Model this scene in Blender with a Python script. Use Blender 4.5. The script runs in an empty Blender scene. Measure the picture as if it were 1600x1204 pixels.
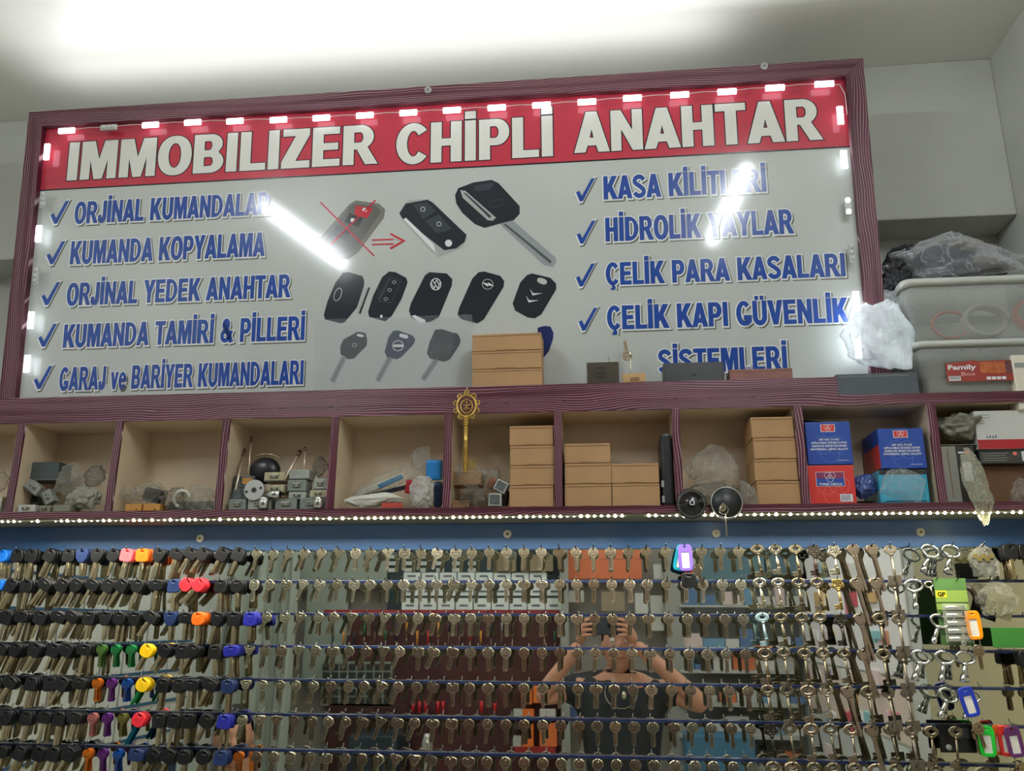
import bpy, bmesh, math, random
from mathutils import Vector, Matrix, Euler, noise
random.seed(7)
R_ = math.radians
SC = bpy.context.scene
COL = SC.collection
# ------------------------------------------------------------------ camera
FPX, PW, PH = 1320.0, 1600.0, 1204.0
_n = Vector((152, 376, FPX)).normalized()
_u = Vector((22, -4643, FPX)).normalized()
_u = (_u - _n * _u.dot(_n)).normalized()
_x = _n.cross(_u)
if _x.x < 0: _x = -_x
CAM = Vector((0, -1.9, 1.6))
# rows of W map camera (x right, y down, z forward) to world
W = Matrix((_x, _n, _u))
cd = bpy.data.cameras.new('camera'); cam = bpy.data.objects.new('camera', cd); COL.objects.link(cam)
cd.sensor_fit = 'HORIZONTAL'; cd.sensor_width = 36; cd.lens = 36 * FPX / PW
cd.clip_start = 0.01; cd.clip_end = 50
m3 = W @ Matrix(((1, 0, 0), (0, -1, 0), (0, 0, -1)))
cam.matrix_world = Matrix.Translation(CAM) @ m3.to_4x4()
SC.camera = cam
# ------------------------------------------------------------------ world and exposure
wd = bpy.data.worlds.new('world'); SC.world = wd; wd.use_nodes = True
wd.node_tree.nodes['Background'].inputs[0].default_value = (0.75, 0.85, 1, 1)
wd.node_tree.nodes['Background'].inputs[1].default_value = 0.35
SC.view_settings.view_transform = 'Standard'; SC.view_settings.look = 'None'
SC.view_settings.gamma = 1; SC.view_settings.use_curve_mapping = False
SC.view_settings.exposure = 0.82
TUBE = 78.0       # radiance of the fluorescent tubes
SIGNLED = 3.2     # watts of the long row of sign modules
ADDEDSTRIP = 0.8    # watts of the added, unseen strip lamp that brightens the ceiling
STRIPLED = 6.0    # watts per under-shelf strip
SC.cycles.max_bounces = 8
SC.cycles.transparent_max_bounces = 24
SC.cycles.sample_clamp_indirect = 4.0
SC.cycles.caustics_reflective = False; SC.cycles.caustics_refractive = False

# ------------------------------------------------------------------ helpers
def ray(px, py):
    return W @ Vector((px - PW / 2, py - PH / 2, FPX))
def P(px, py, Y=None, Z=None, X=None):
    d = ray(px, py)
    t = (Y - CAM.y) / d.y if Y is not None else (Z - CAM.z) / d.z if Z is not None else (X - CAM.x) / d.x
    return CAM + d * t
def lin(c):
    c = c / 255
    return c / 12.92 if c <= .04045 else ((c + .055) / 1.055) ** 2.4
def rgb(r, g, b): return (lin(r), lin(g), lin(b), 1)
MATS = {}
def mat(name, col=(200, 200, 200), rough=.5, metal=0, spec=.5, emis=0, noise_amt=0, noise_scale=20, alpha=None, bump=0, bump_scale=60, coat=0, trans=0, emcol=None):
    if name in MATS: return MATS[name]
    m = bpy.data.materials.new(name); m.use_nodes = True; MATS[name] = m
    nt = m.node_tree; b = nt.nodes['Principled BSDF']
    b.inputs['Base Color'].default_value = rgb(*col)
    b.inputs['Roughness'].default_value = rough
    b.inputs['Metallic'].default_value = metal
    b.inputs['Specular IOR Level'].default_value = spec
    b.inputs['Coat Weight'].default_value = coat
    b.inputs['Transmission Weight'].default_value = trans
    if alpha is not None: b.inputs['Alpha'].default_value = alpha
    if emis:
        b.inputs['Emission Color'].default_value = rgb(*(emcol or col)); b.inputs['Emission Strength'].default_value = emis
    tc = None
    if noise_amt or bump:
        tc = nt.nodes.new('ShaderNodeTexCoord')
    if noise_amt:
        n = nt.nodes.new('ShaderNodeTexNoise'); n.inputs['Scale'].default_value = noise_scale; n.inputs['Detail'].default_value = 5
        nt.links.new(tc.outputs['Object'], n.inputs['Vector'])
        r = nt.nodes.new('ShaderNodeMapRange'); r.inputs[1].default_value = .3; r.inputs[2].default_value = .7
        r.inputs[3].default_value = 1 - noise_amt; r.inputs[4].default_value = 1 + noise_amt * .4
        nt.links.new(n.outputs[0], r.inputs[0])
        mx = nt.nodes.new('ShaderNodeVectorMath'); mx.operation = 'SCALE'
        mx.inputs[0].default_value = rgb(*col)[:3]; nt.links.new(r.outputs[0], mx.inputs['Scale'])
        nt.links.new(mx.outputs[0], b.inputs['Base Color'])
    if bump:
        n = nt.nodes.new('ShaderNodeTexNoise'); n.inputs['Scale'].default_value = bump_scale; n.inputs['Detail'].default_value = 4
        nt.links.new(tc.outputs['Object'], n.inputs['Vector'])
        bp = nt.nodes.new('ShaderNodeBump'); bp.inputs['Strength'].default_value = bump; bp.inputs['Distance'].default_value = .005
        nt.links.new(n.outputs[0], bp.inputs['Height']); nt.links.new(bp.outputs[0], b.inputs['Normal'])
    return m
def film(name, col=(215, 218, 212), clear=.6, rough=.15, crumple=1.0, scale=30):
    """thin clear plastic: see-through, with glossy creases"""
    if name in MATS: return MATS[name]
    m = bpy.data.materials.new(name); m.use_nodes = True; MATS[name] = m
    nt = m.node_tree; b = nt.nodes['Principled BSDF']; out = nt.nodes['Material Output']; N = nt.nodes.new; L = nt.links.new
    b.inputs['Base Color'].default_value = rgb(*col); b.inputs['Roughness'].default_value = rough
    b.inputs['Specular IOR Level'].default_value = 1.0
    tc = N('ShaderNodeTexCoord')
    n = N('ShaderNodeTexNoise'); n.inputs['Scale'].default_value = scale; n.inputs['Detail'].default_value = 5; n.inputs['Distortion'].default_value = 1.5
    L(tc.outputs['Object'], n.inputs['Vector'])
    sb = N('ShaderNodeMath'); sb.operation = 'SUBTRACT'; sb.inputs[1].default_value = .5; L(n.outputs[0], sb.inputs[0])
    ab = N('ShaderNodeMath'); ab.operation = 'ABSOLUTE'; L(sb.outputs[0], ab.inputs[0])
    rd = N('ShaderNodeMapRange'); rd.inputs[1].default_value = 0; rd.inputs[2].default_value = .035; rd.inputs[3].default_value = 1; rd.inputs[4].default_value = 0; L(ab.outputs[0], rd.inputs[0])
    bp = N('ShaderNodeBump'); bp.inputs['Strength'].default_value = crumple; bp.inputs['Distance'].default_value = .006
    L(ab.outputs[0], bp.inputs['Height']); L(bp.outputs[0], b.inputs['Normal'])
    lw = N('ShaderNodeLayerWeight'); lw.inputs[0].default_value = .3; L(bp.outputs[0], lw.inputs['Normal'])
    pw = N('ShaderNodeMath'); pw.operation = 'POWER'; pw.inputs[1].default_value = 2; L(lw.outputs['Facing'], pw.inputs[0])
    k = N('ShaderNodeMath'); k.operation = 'MULTIPLY'; k.inputs[1].default_value = .22 * min(crumple, 1); L(rd.outputs[0], k.inputs[0])
    a1 = N('ShaderNodeMath'); a1.operation = 'MULTIPLY_ADD'; a1.inputs[1].default_value = .8; L(pw.outputs[0], a1.inputs[0]); L(k.outputs[0], a1.inputs[2])
    a2 = N('ShaderNodeMath'); a2.operation = 'ADD'; a2.use_clamp = True; a2.inputs[1].default_value = (1 - clear) * .6; L(a1.outputs[0], a2.inputs[0])
    t = N('ShaderNodeBsdfTransparent'); mix = N('ShaderNodeMixShader')
    L(a2.outputs[0], mix.inputs[0]); L(t.outputs[0], mix.inputs[1]); L(b.outputs[0], mix.inputs[2])
    L(mix.outputs[0], out.inputs[0])
    return m
def wavy(name, vertical=False):
    """dark red laminate with fine pale wavy grain lines running along the member"""
    m = bpy.data.materials.new(name); m.use_nodes = True; nt = m.node_tree; b = nt.nodes['Principled BSDF']
    N = nt.nodes.new; L = nt.links.new
    tc = N('ShaderNodeTexCoord'); sx = N('ShaderNodeSeparateXYZ'); L(tc.outputs['Object'], sx.inputs[0])
    ad = N('ShaderNodeMath'); ad.operation = 'ADD'; L(sx.outputs[1], ad.inputs[0]); L(sx.outputs[2], ad.inputs[1])
    across, along = (sx.outputs[0], ad.outputs[0]) if vertical else (ad.outputs[0], sx.outputs[0])
    def noise_(fa, fc, dt):
        c = N('ShaderNodeCombineXYZ'); p = N('ShaderNodeMath'); p.operation = 'MULTIPLY'; p.inputs[1].default_value = fa; L(along, p.inputs[0]); q = N('ShaderNodeMath'); q.operation = 'MULTIPLY'; q.inputs[1].default_value = fc; L(across, q.inputs[0])
        L(p.outputs[0], c.inputs[0]); L(q.outputs[0], c.inputs[1]); n = N('ShaderNodeTexNoise'); n.inputs['Scale'].default_value = 1; n.inputs['Detail'].default_value = dt; L(c.outputs[0], n.inputs['Vector']); return n.outputs[0]
    k = N('ShaderNodeMath'); k.operation = 'MULTIPLY'; k.inputs[1].default_value = 210; L(across, k.inputs[0])
    ma = N('ShaderNodeMath'); ma.operation = 'MULTIPLY_ADD'; ma.inputs[1].default_value = 8; L(noise_(4.5, 14, .6), ma.inputs[0]); L(k.outputs[0], ma.inputs[2])
    fr = N('ShaderNodeMath'); fr.operation = 'FRACT'; L(ma.outputs[0], fr.inputs[0])
    cr = N('ShaderNodeValToRGB'); e = cr.color_ramp.elements
    e[0].position = .0; e[0].color = (0, 0, 0, 1); e[1].position = .19; e[1].color = (0, 0, 0, 1); x = e.new(.095); x.color = (1, 1, 1, 1); L(fr.outputs[0], cr.inputs[0])
    gate = N('ShaderNodeMapRange'); gate.inputs[1].default_value = .3; gate.inputs[2].default_value = .5; L(noise_(2, 60, .5), gate.inputs[0])
    g2_ = N('ShaderNodeMath'); g2_.operation = 'MULTIPLY'; L(cr.outputs[0], g2_.inputs[0]); L(gate.outputs[0], g2_.inputs[1])
    bs = N('ShaderNodeMix'); bs.data_type = 'RGBA'; bs.inputs[6].default_value = rgb(48, 12, 28); bs.inputs[7].default_value = rgb(98, 28, 48); L(noise_(2.5, 120, 2), bs.inputs[0])
    mx = N('ShaderNodeMix'); mx.data_type = 'RGBA'; mx.inputs[7].default_value = rgb(232, 200, 212); L(g2_.outputs[0], mx.inputs[0]); L(bs.outputs[2], mx.inputs[6])
    L(mx.outputs[2], b.inputs['Base Color']); b.inputs['Roughness'].default_value = .32
    MATS[name] = m; return m

def new_obj(name, me, parent=None, m=None, loc=None):
    o = bpy.data.objects.new(name, me); COL.objects.link(o)
    if m is not None and me is not None:
        me.materials.clear(); me.materials.append(m)
    if parent is not None: o.parent = parent
    if loc is not None: o.location = loc
    return o
LABELS = {}
def tag(o, label, cat, group=None, kind=None):
    n = len(label.split())
    assert 4 <= n <= 16, label
    if not group:
        assert label not in LABELS, label
    LABELS[label] = 1
    o['label'] = label; o['category'] = cat
    if group: o['group'] = group
    if kind: o['kind'] = kind
    return o
def struct(o): o['kind'] = 'structure'; return o
def empty(name, loc=(0, 0, 0), rot=(0, 0, 0)):
    o = bpy.data.objects.new(name, None); COL.objects.link(o); o.location = loc; o.rotation_euler = rot; o.empty_display_size = .02
    return o
class MB:
    def __init__(s): s.bm = bmesh.new()
    def box(s, x0, x1, y0, y1, z0, z1, bev=0, mx=None):
        g = bmesh.ops.create_cube(s.bm, size=1)['verts']
        for v in g:
            v.co = Vector(((x0 + x1) / 2 + v.co.x * (x1 - x0), (y0 + y1) / 2 + v.co.y * (y1 - y0), (z0 + z1) / 2 + v.co.z * (z1 - z0)))
        if bev:
            es = {e for v in g for e in v.link_edges}
            r = bmesh.ops.bevel(s.bm, geom=list(es), offset=bev, segments=2, affect='EDGES', profile=.6)
            g = list({v for f in r['faces'] for v in f.verts} | {v for v in g if v.is_valid})
        if mx is not None:
            for v in g: v.co = mx @ v.co
        return s
    def cyl(s, p0, p1, r0, r1=None, n=12, cap=True):
        p0 = Vector(p0); p1 = Vector(p1); r1 = r0 if r1 is None else r1; d = p1 - p0
        q = d.to_track_quat('Z', 'Y').to_matrix()
        a = []; b = []
        for i in range(n):
            t = 2 * math.pi * i / n; c = Vector((math.cos(t), math.sin(t), 0))
            a.append(s.bm.verts.new(p0 + q @ (c * r0))); b.append(s.bm.verts.new(p1 + q @ (c * r1)))
        for i in range(n):
            f = s.bm.faces.new((a[i], a[(i + 1) % n], b[(i + 1) % n], b[i])); f.smooth = True
        if cap:
            s.bm.faces.new(a[::-1]); s.bm.faces.new(b)
        return s
    def tube(s, pts, r, n=8, closed=False, rs=None):
        pts = [Vector(p) for p in pts]; rings = []; k = len(pts); up = None
        for i, p in enumerate(pts):
            if closed: d = pts[(i + 1) % k] - pts[i - 1]
            else: d = pts[min(i + 1, k - 1)] - pts[max(i - 1, 0)]
            d.normalize()
            if up is None: up = Vector((0, 0, 1)) if abs(d.z) < .9 else Vector((1, 0, 0))
            a = d.cross(up).normalized(); b = a.cross(d).normalized(); up = b
            rr = rs[i] if rs else r
            rings.append([s.bm.verts.new(p + (a * math.cos(2 * math.pi * j / n) + b * math.sin(2 * math.pi * j / n)) * rr) for j in range(n)])
        for i in range(k if closed else k - 1):
            A = rings[i]; B = rings[(i + 1) % k]
            for j in range(n):
                f = s.bm.faces.new((A[j], A[(j + 1) % n], B[(j + 1) % n], B[j])); f.smooth = True
        if not closed:
            s.bm.faces.new(rings[0][::-1]); s.bm.faces.new(rings[-1])
        return s
    def ball(s, c, r, seg=12, sq=(1, 1, 1), mx=None):
        g = bmesh.ops.create_uvsphere(s.bm, u_segments=seg, v_segments=max(6, seg // 2 + 2), radius=1)['verts']
        for v in g:
            v.co = Vector((v.co.x * r * sq[0], v.co.y * r * sq[1], v.co.z * r * sq[2]))
            if mx is not None: v.co = mx @ v.co
            v.co += Vector(c)
            for f in v.link_faces: f.smooth = True
        return s
    def lathe(s, prof, c=(0, 0, 0), n=24, mx=None):
        """prof: (radius, height) around local Z"""
        c = Vector(c); rings = []
        for r, h in prof:
            ring = []
            for i in range(n):
                t = 2 * math.pi * i / n; v = Vector((r * math.cos(t), r * math.sin(t), h))
                if mx is not None: v = mx @ v
                ring.append(s.bm.verts.new(v + c))
            rings.append(ring)
        for a, b in zip(rings, rings[1:]):
            for i in range(n):
                f = s.bm.faces.new((a[i], a[(i + 1) % n], b[(i + 1) % n], b[i])); f.smooth = True
        s.bm.faces.new(rings[0][::-1]); s.bm.faces.new(rings[-1])
        return s
    def poly(s, pts):
        s.bm.faces.new([s.bm.verts.new(Vector(p)) for p in pts]); return s
    def prism(s, pts, n, thick):
        """extrude a planar outline by thick along n"""
        n = Vector(n) * thick; a = [s.bm.verts.new(Vector(p)) for p in pts]; b = [s.bm.verts.new(Vector(p) + n) for p in pts]
        s.bm.faces.new(a[::-1]); s.bm.faces.new(b); k = len(a)
        for i in range(k): s.bm.faces.new((a[i], a[(i + 1) % k], b[(i + 1) % k], b[i]))
        return s
    def add(s, me, mx=None):
        k = len(s.bm.verts); s.bm.from_mesh(me)
        if mx is not None:
            s.bm.verts.ensure_lookup_table()
            for v in s.bm.verts[k:]: v.co = mx @ v.co
        return s
    def mesh(s, name='mesh', smooth=False):
        bmesh.ops.recalc_face_normals(s.bm, faces=s.bm.faces[:])
        me = bpy.data.meshes.new(name); s.bm.to_mesh(me); s.bm.free()
        if smooth:
            for p in me.polygons: p.use_smooth = True
        return me
    def build(s, name, m, parent=None, loc=None, smooth=False):
        return new_obj(name, s.mesh(name, smooth), parent, m, loc)
def from_object(tmp):
    COL.objects.link(tmp); bpy.context.view_layer.update()
    dg = bpy.context.evaluated_depsgraph_get()
    me = bpy.data.meshes.new_from_object(tmp.evaluated_get(dg))
    d = tmp.data; bpy.data.objects.remove(tmp)
    if isinstance(d, bpy.types.Curve): bpy.data.curves.remove(d)
    return me
def shape(loops, depth=.001, bevel=0, z=0, name='shape'):
    """filled 2-D outline with holes, in local XY, extruded +-depth/2 about z"""
    cu = bpy.data.curves.new(name, 'CURVE'); cu.dimensions = '2D'; cu.fill_mode = 'BOTH'; cu.extrude = max(depth / 2 - bevel, 0); cu.bevel_depth = bevel; cu.bevel_resolution = 1
    for lp in loops:
        sp = cu.splines.new('POLY'); sp.points.add(len(lp) - 1)
        for p, q in zip(sp.points, lp): p.co = (q[0], q[1], 0, 1)
        sp.use_cyclic_u = True
    me = from_object(bpy.data.objects.new(name, cu))
    if z:
        for v in me.vertices: v.co.z += z
    return me
def ell(cx, cy, a, b, n=20, t0=0, e=2.0, rot=0):
    o = []
    for i in range(n):
        t = t0 + 2 * math.pi * i / n; c, s = math.cos(t), math.sin(t)
        x = math.copysign(abs(c) ** (2 / e), c) * a; y = math.copysign(abs(s) ** (2 / e), s) * b
        o.append((cx + x * math.cos(rot) - y * math.sin(rot), cy + x * math.sin(rot) + y * math.cos(rot)))
    return o
def text_me(body, w, h, bold=.02, depth=.0004, shear=0, spacing=1.0, align_desc=False):
    """text mesh, lower left at origin, capital height h, overall width w"""
    cu = bpy.data.curves.new('txt', 'FONT'); cu.body = body; cu.size = 1; cu.offset = bold; cu.shear = shear; cu.space_character = spacing
    cu.resolution_u = 4
    ref = bpy.data.curves.new('ref', 'FONT'); ref.body = 'H'; ref.size = 1; ref.offset = bold
    r = from_object(bpy.data.objects.new('ref', ref)); ch = max(v.co.y for v in r.vertices); c0 = min(v.co.y for v in r.vertices)
    me = from_object(bpy.data.objects.new('txt', cu))
    x0 = min(v.co.x for v in me.vertices); x1 = max(v.co.x for v in me.vertices)
    for v in me.vertices:
        v.co.x = (v.co.x - x0) / (x1 - x0) * w; v.co.y = (v.co.y - c0) / (ch - c0) * h
    if depth:
        bm = bmesh.new(); bm.from_mesh(me)
        g = bmesh.ops.extrude_face_region(bm, geom=bm.faces[:])
        for v in g['geom']:
            if isinstance(v, bmesh.types.BMVert): v.co.z += depth
        bm.to_mesh(me); bm.free()
    for p in me.polygons: p.use_smooth = False
    return me
def copy_tree(o, parent=None):
    c = o.copy(); COL.objects.link(c)
    if parent is not None: c.parent = parent
    for ch in o.children: copy_tree(ch, c)
    return c
def front_m(p, yaw=0):
    """local XY plane facing the camera side (-Y): local x -> X, y -> Z, z -> -Y"""
    return Matrix.Translation(Vector(p)) @ Matrix.Rotation(yaw, 4, 'Z') @ Matrix(((1, 0, 0, 0), (0, 0, -1, 0), (0, 1, 0, 0), (0, 0, 0, 1)))
ONES = ['first', 'second', 'third', 'fourth', 'fifth', 'sixth', 'seventh', 'eighth', 'ninth', 'tenth', 'eleventh', 'twelfth', 'thirteenth', 'fourteenth', 'fifteenth', 'sixteenth', 'seventeenth', 'eighteenth', 'nineteenth']
def ordn(n):
    if n < 20: return ONES[n - 1]
    t = ['', '', 'twent', 'thirt', 'fort', 'fift', 'sixt'][n // 10]
    return t + 'ieth' if n % 10 == 0 else t + 'y-' + ONES[n % 10 - 1]

# ------------------------------------------------------------------ heavy block capitals drawn as outlines
def band(pts, ws):
    """outline of a thick stroke through pts with widths ws"""
    L = []; Rr = []; k = len(pts)
    for i, p in enumerate(pts):
        a = pts[max(i - 1, 0)]; b = pts[min(i + 1, k - 1)]; dx, dy = b[0] - a[0], b[1] - a[1]; l = math.hypot(dx, dy) or 1
        w = (ws[i] if isinstance(ws, list) else ws) / 2; L.append((p[0] - dy / l * w, p[1] + dx / l * w)); Rr.append((p[0] + dy / l * w, p[1] - dx / l * w))
    return L + Rr[::-1]
def arcp(cx, cy, a, b, t0, t1, n=12): return [(cx + a * math.cos(R_(t0 + (t1 - t0) * i / n)), cy + b * math.sin(R_(t0 + (t1 - t0) * i / n))) for i in range(n + 1)]
def rct(x0, y0, x1, y1): return [(x0, y0), (x1, y0), (x1, y1), (x0, y1)]
def ringarc(cx, cy, a, b, sw, sh, t0, t1, n=20): return arcp(cx, cy, a, b, t0, t1, n) + arcp(cx, cy, a - sw, b - sh, t1, t0, n)
def glyphs():
    s = .19; h = .15; G = {}
    def half(x, y0, y1, w, n=12):   # D-like outer shape from x
        cy = (y0 + y1) / 2; b = (y1 - y0) / 2; return [(x, y0)] + [(x + (w - b * .95), y0)] * 0 + arcp(x + w - b * .9, cy, b * .9, b, -90, 90, n) + [(x, y1)]
    G['I'] = (.25, [[rct(.03, 0, .03 + s, 1)]])
    G['E'] = (.60, [[[(.03, 0), (.57, 0), (.57, h), (.03 + s, h), (.03 + s, .43), (.53, .43), (.53, .43 + h * .97), (.03 + s, .43 + h * .97), (.03 + s, 1 - h), (.56, 1 - h), (.56, 1), (.03, 1)]]])
    G['L'] = (.56, [[[(.03, 0), (.54, 0), (.54, h), (.03 + s, h), (.03 + s, 1), (.03, 1)]]])
    G['T'] = (.60, [[[(.3 - s / 2, 0), (.3 + s / 2, 0), (.3 + s / 2, 1 - h), (.59, 1 - h), (.59, 1), (.01, 1), (.01, 1 - h), (.3 - s / 2, 1 - h)]]])
    G['H'] = (.67, [[[(.03, 0), (.03 + s, 0), (.03 + s, .42), (.64 - s, .42), (.64 - s, 0), (.64, 0), (.64, 1), (.64 - s, 1), (.64 - s, .42 + h), (.03 + s, .42 + h), (.03 + s, 1), (.03, 1)]]])
    G['Z'] = (.60, [[[(.02, 0), (.58, 0), (.58, h), (.27, h), (.57, 1 - h), (.57, 1), (.04, 1), (.04, 1 - h), (.32, 1 - h), (.02, h)]]])
    G['N'] = (.68, [[[(.03, 0), (.03 + s * .92, 0), (.03 + s * .92, .62), (.65 - s * .95, 0), (.65, 0), (.65, 1), (.65 - s * .92, 1), (.65 - s * .92, .4), (.03 + s * .95, 1), (.03, 1)]]])
    G['M'] = (.82, [[[(.03, 0), (.03 + s * .88, 0), (.03 + s * .88, .7), (.335, 0), (.485, 0), (.79 - s * .88, .7), (.79 - s * .88, 0), (.79, 0), (.79, 1), (.79 - s * 1.35, 1), (.41, .42), (.03 + s * 1.35, 1), (.03, 1)]]])
    G['A'] = (.70, [[[(0, 0), (.2, 0), (.245, .17), (.455, .17), (.5, 0), (.70, 0), (.45, 1), (.25, 1)], [(.285, .33), (.415, .33), (.35, .68)]]])
    G['V'] = (.66, [[[(.23, 0), (.43, 0), (.66, 1), (.45, 1), (.33, .34), (.21, 1), (0, 1)]]])
    G['Y'] = (.66, [[[(.33 - s / 2, 0), (.33 + s / 2, 0), (.33 + s / 2, .4), (.66, 1), (.44, 1), (.33, .62), (.22, 1), (0, 1), (.33 - s / 2, .4)]]])
    G['K'] = (.70, [[[(.03, 0), (.03 + s, 0), (.03 + s, .26), (.30, .37), (.475, 0), (.71, 0), (.435, .55), (.68, 1), (.44, 1), (.03 + s, .55), (.03 + s, 1), (.03, 1)]]])
    O = lambda cx, w: [ell(cx, .5, w / 2, .515, 26, 0, 2.25), ell(cx, .5, w / 2 - s * 1.02, .515 - h * 1.08, 26, 0, 2.1)]
    G['O'] = (.72, [O(.36, .70)])
    C = ringarc(.36, .5, .345, .515, s, h * 1.08, 42, 318, 26)
    G['C'] = (.67, [[C]])
    G['Ç'] = (.67, [[C], [[(.33, .02), (.41, .02), (.40, -.05), (.47, -.10), (.46, -.19), (.38, -.23), (.26, -.22), (.26, -.17), (.36, -.16), (.37, -.12), (.31, -.09)]]])
    G['G'] = (.71, [[ringarc(.36, .5, .345, .515, s, h * 1.08, 45, 300, 26)], [[(.36, .40), (.69, .40), (.69, .13), (.54, .02), (.5, .16), (.51, .25), (.36, .25)]]])
    G['D'] = (.70, [[half(.03, 0, 1, .65), [(.03 + s, h), (.34, h)] + arcp(.34, .5, .15, .5 - h, -80, 80, 10) + [(.34, 1 - h), (.03 + s, 1 - h)]]])
    G['P'] = (.64, [[[(.03, 0), (.03 + s, 0), (.03 + s, .36), (.36, .36)] + arcp(.37, .68, .25, .32, -85, 85, 12) + [(.03, 1)], [(.03 + s, .51), (.34, .51)] + arcp(.345, .68, .09, .17, -75, 75, 8) + [(.34, .85), (.03 + s, .85)]]])
    rb_ = [(.03, 0), (.03 + s, 0), (.03 + s, .40), (.31, .40), (.49, 0), (.71, 0), (.50, .43)] + arcp(.37, .705, .26, .295, -55, 85, 12) + [(.03, 1)]
    G['R'] = (.70, [[rb_, [(.03 + s, .54), (.36, .54)] + arcp(.365, .695, .085, .155, -75, 75, 8) + [(.36, .85), (.03 + s, .85)]]])
    G['B'] = (.67, [[[(.03, 0), (.38, 0)] + arcp(.39, .275, .255, .275, -80, 52, 10) + arcp(.375, .75, .235, .25, -50, 85, 10) + [(.03, 1)],
        [(.03 + s, .145), (.37, .145)] + arcp(.375, .285, .08, .14, -75, 75, 8) + [(.37, .425), (.03 + s, .425)], [(.03 + s, .57), (.35, .57)] + arcp(.355, .715, .07, .14, -75, 75, 8) + [(.35, .855), (.03 + s, .855)]]])
    U = band([(.03 + s / 2, 1), (.03 + s / 2, .6), (.03 + s / 2, .36)] + arcp(.345, .34, .22, .27, 190, 350, 12) + [(.66 - s / 2, .36), (.66 - s / 2, .6), (.66 - s / 2, 1)], s * .97)
    G['U'] = (.69, [[U]])
    G['Ü'] = (.69, [[U], [rct(.15, 1.07, .29, 1.21)], [rct(.4, 1.07, .54, 1.21)]])
    G['J'] = (.52, [[[(.49, 1), (.49 - s, 1), (.49 - s, .30)] + arcp(.245, .29, .055, .13, 0, -170, 8) + [(.185, .35), (.01, .33)] + arcp(.25, .29, .24, .305, 185, 355, 14)]])
    G['S'] = (.66, [[band(arcp(.33, .735, .225, .19, 15, 200, 10) + [(.2, .60), (.33, .52), (.45, .43)] + arcp(.33, .265, .225, .19, 35, -165, 12), .165)]])
    G['İ'] = (.25, [[rct(.03, 0, .03 + s, 1)], [rct(.03, 1.08, .03 + s, 1.24)]])
    G['&'] = (.78, [[ell(.33, .76, .21, .25, 18), ell(.33, .77, .07, .11, 14)], [ell(.30, .27, .28, .28, 20), ell(.31, .27, .12, .13, 14)], [[(.12, .78), (.32, .85), (.78, .02), (.56, -.02)]], [[(.40, .12), (.55, .08), (.74, .46), (.58, .5)]]])
    G['v'] = (.54, [[[(.18, 0), (.36, 0), (.54, .72), (.36, .72), (.27, .3), (.18, .72), (0, .72)]]])
    G['e'] = (.57, [[ringarc(.285, .355, .265, .37, .155, .13, 20, 322, 22)], [rct(.10, .30, .54, .42)], [[(.40, .42), (.54, .42), (.535, .50), (.40, .50)]]])
    G[' '] = (.30, [])
    return G
GL = glyphs(); GC = {}
def glyph_me(ch, off):
    k = (ch, off)
    if k not in GC:
        mb = MB()
        for loops in GL[ch][1]:
            cu = bpy.data.curves.new('g', 'CURVE'); cu.dimensions = '2D'; cu.fill_mode = 'FRONT'; cu.offset = off
            for i, lp in enumerate(loops):
                ar_ = sum(a[0] * b[1] - b[0] * a[1] for a, b in zip(lp, lp[1:] + lp[:1]))
                if (ar_ < 0): lp = lp[::-1]
                if i: lp = lp[::-1]
                sp_ = cu.splines.new('POLY'); sp_.points.add(len(lp) - 1)
                for p, q in zip(sp_.points, lp): p.co = (q[0], q[1], 0, 1)
                sp_.use_cyclic_u = True
            m_ = from_object(bpy.data.objects.new('g', cu)); mb.add(m_); bpy.data.meshes.remove(m_)
        GC[k] = mb.mesh('glyph')
    return GC[k]
def block_text(body, w, h, off=0, gap=.045):
    mb = MB(); x = 0; xs = []
    for ch in body: xs.append(x); x += GL[ch][0] + gap
    tot = x - gap
    for ch, xx in zip(body, xs):
        if ch != ' ': mb.add(glyph_me(ch, off), Matrix.Diagonal((w / tot, h, 1, 1)) @ Matrix.Translation((xx, 0, 0)))
    me = mb.mesh('lettering')
    for p in me.polygons: p.use_smooth = False
    return me
# ------------------------------------------------------------------ room shell
CEIL = 3.02; XR = 1.02; XL = -2.05; YB = .22; YF = -3.05
wall_m = mat('wall_paint', (198, 200, 192), .8, noise_amt=.10, noise_scale=3, bump=.25, bump_scale=14)
ceil_m = mat('ceiling_paint', (238, 236, 228), .3, spec=.45, bump=.12, bump_scale=5)
struct(MB().box(XL - .1, XR + .1, YF - .1, YB + .1, CEIL, CEIL + .1).build('ceiling', ceil_m))
struct(MB().box(XL - .1, XR + .1, YF - .1, YB + .1, -.1, 0).build('floor', mat('floor_tile', (196, 190, 180), .5, noise_amt=.2, noise_scale=5)))
struct(MB().box(XR, XR + .1, YF, YB + .1, 0, CEIL).build('wall_right', wall_m))
struct(MB().box(XL - .1, XL, YF, YB + .1, 0, CEIL).build('wall_left', wall_m))
bk = MB().box(XL, XR, YB, YB + .1, 0, CEIL)
bk.box(XL, XR, .025, YB, 0, 2.045)          # the wall is thicker below the shelf
bk.build('wall_back', wall_m); struct(bpy.data.objects['wall_back'])
struct(MB().box(XL, XR, .10, YB, 2.575, CEIL, bev=.004).build('trim_1', wall_m)); bpy.data.objects['trim_1']['label'] = 'painted ceiling beam above the shelf'
struct(MB().box(XL - .1, XR + .1, YF - .1, YF, 0, CEIL).build('wall_front', mat('rear_wall', (150, 144, 134), .8, noise_amt=.15, noise_scale=2)))
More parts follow.
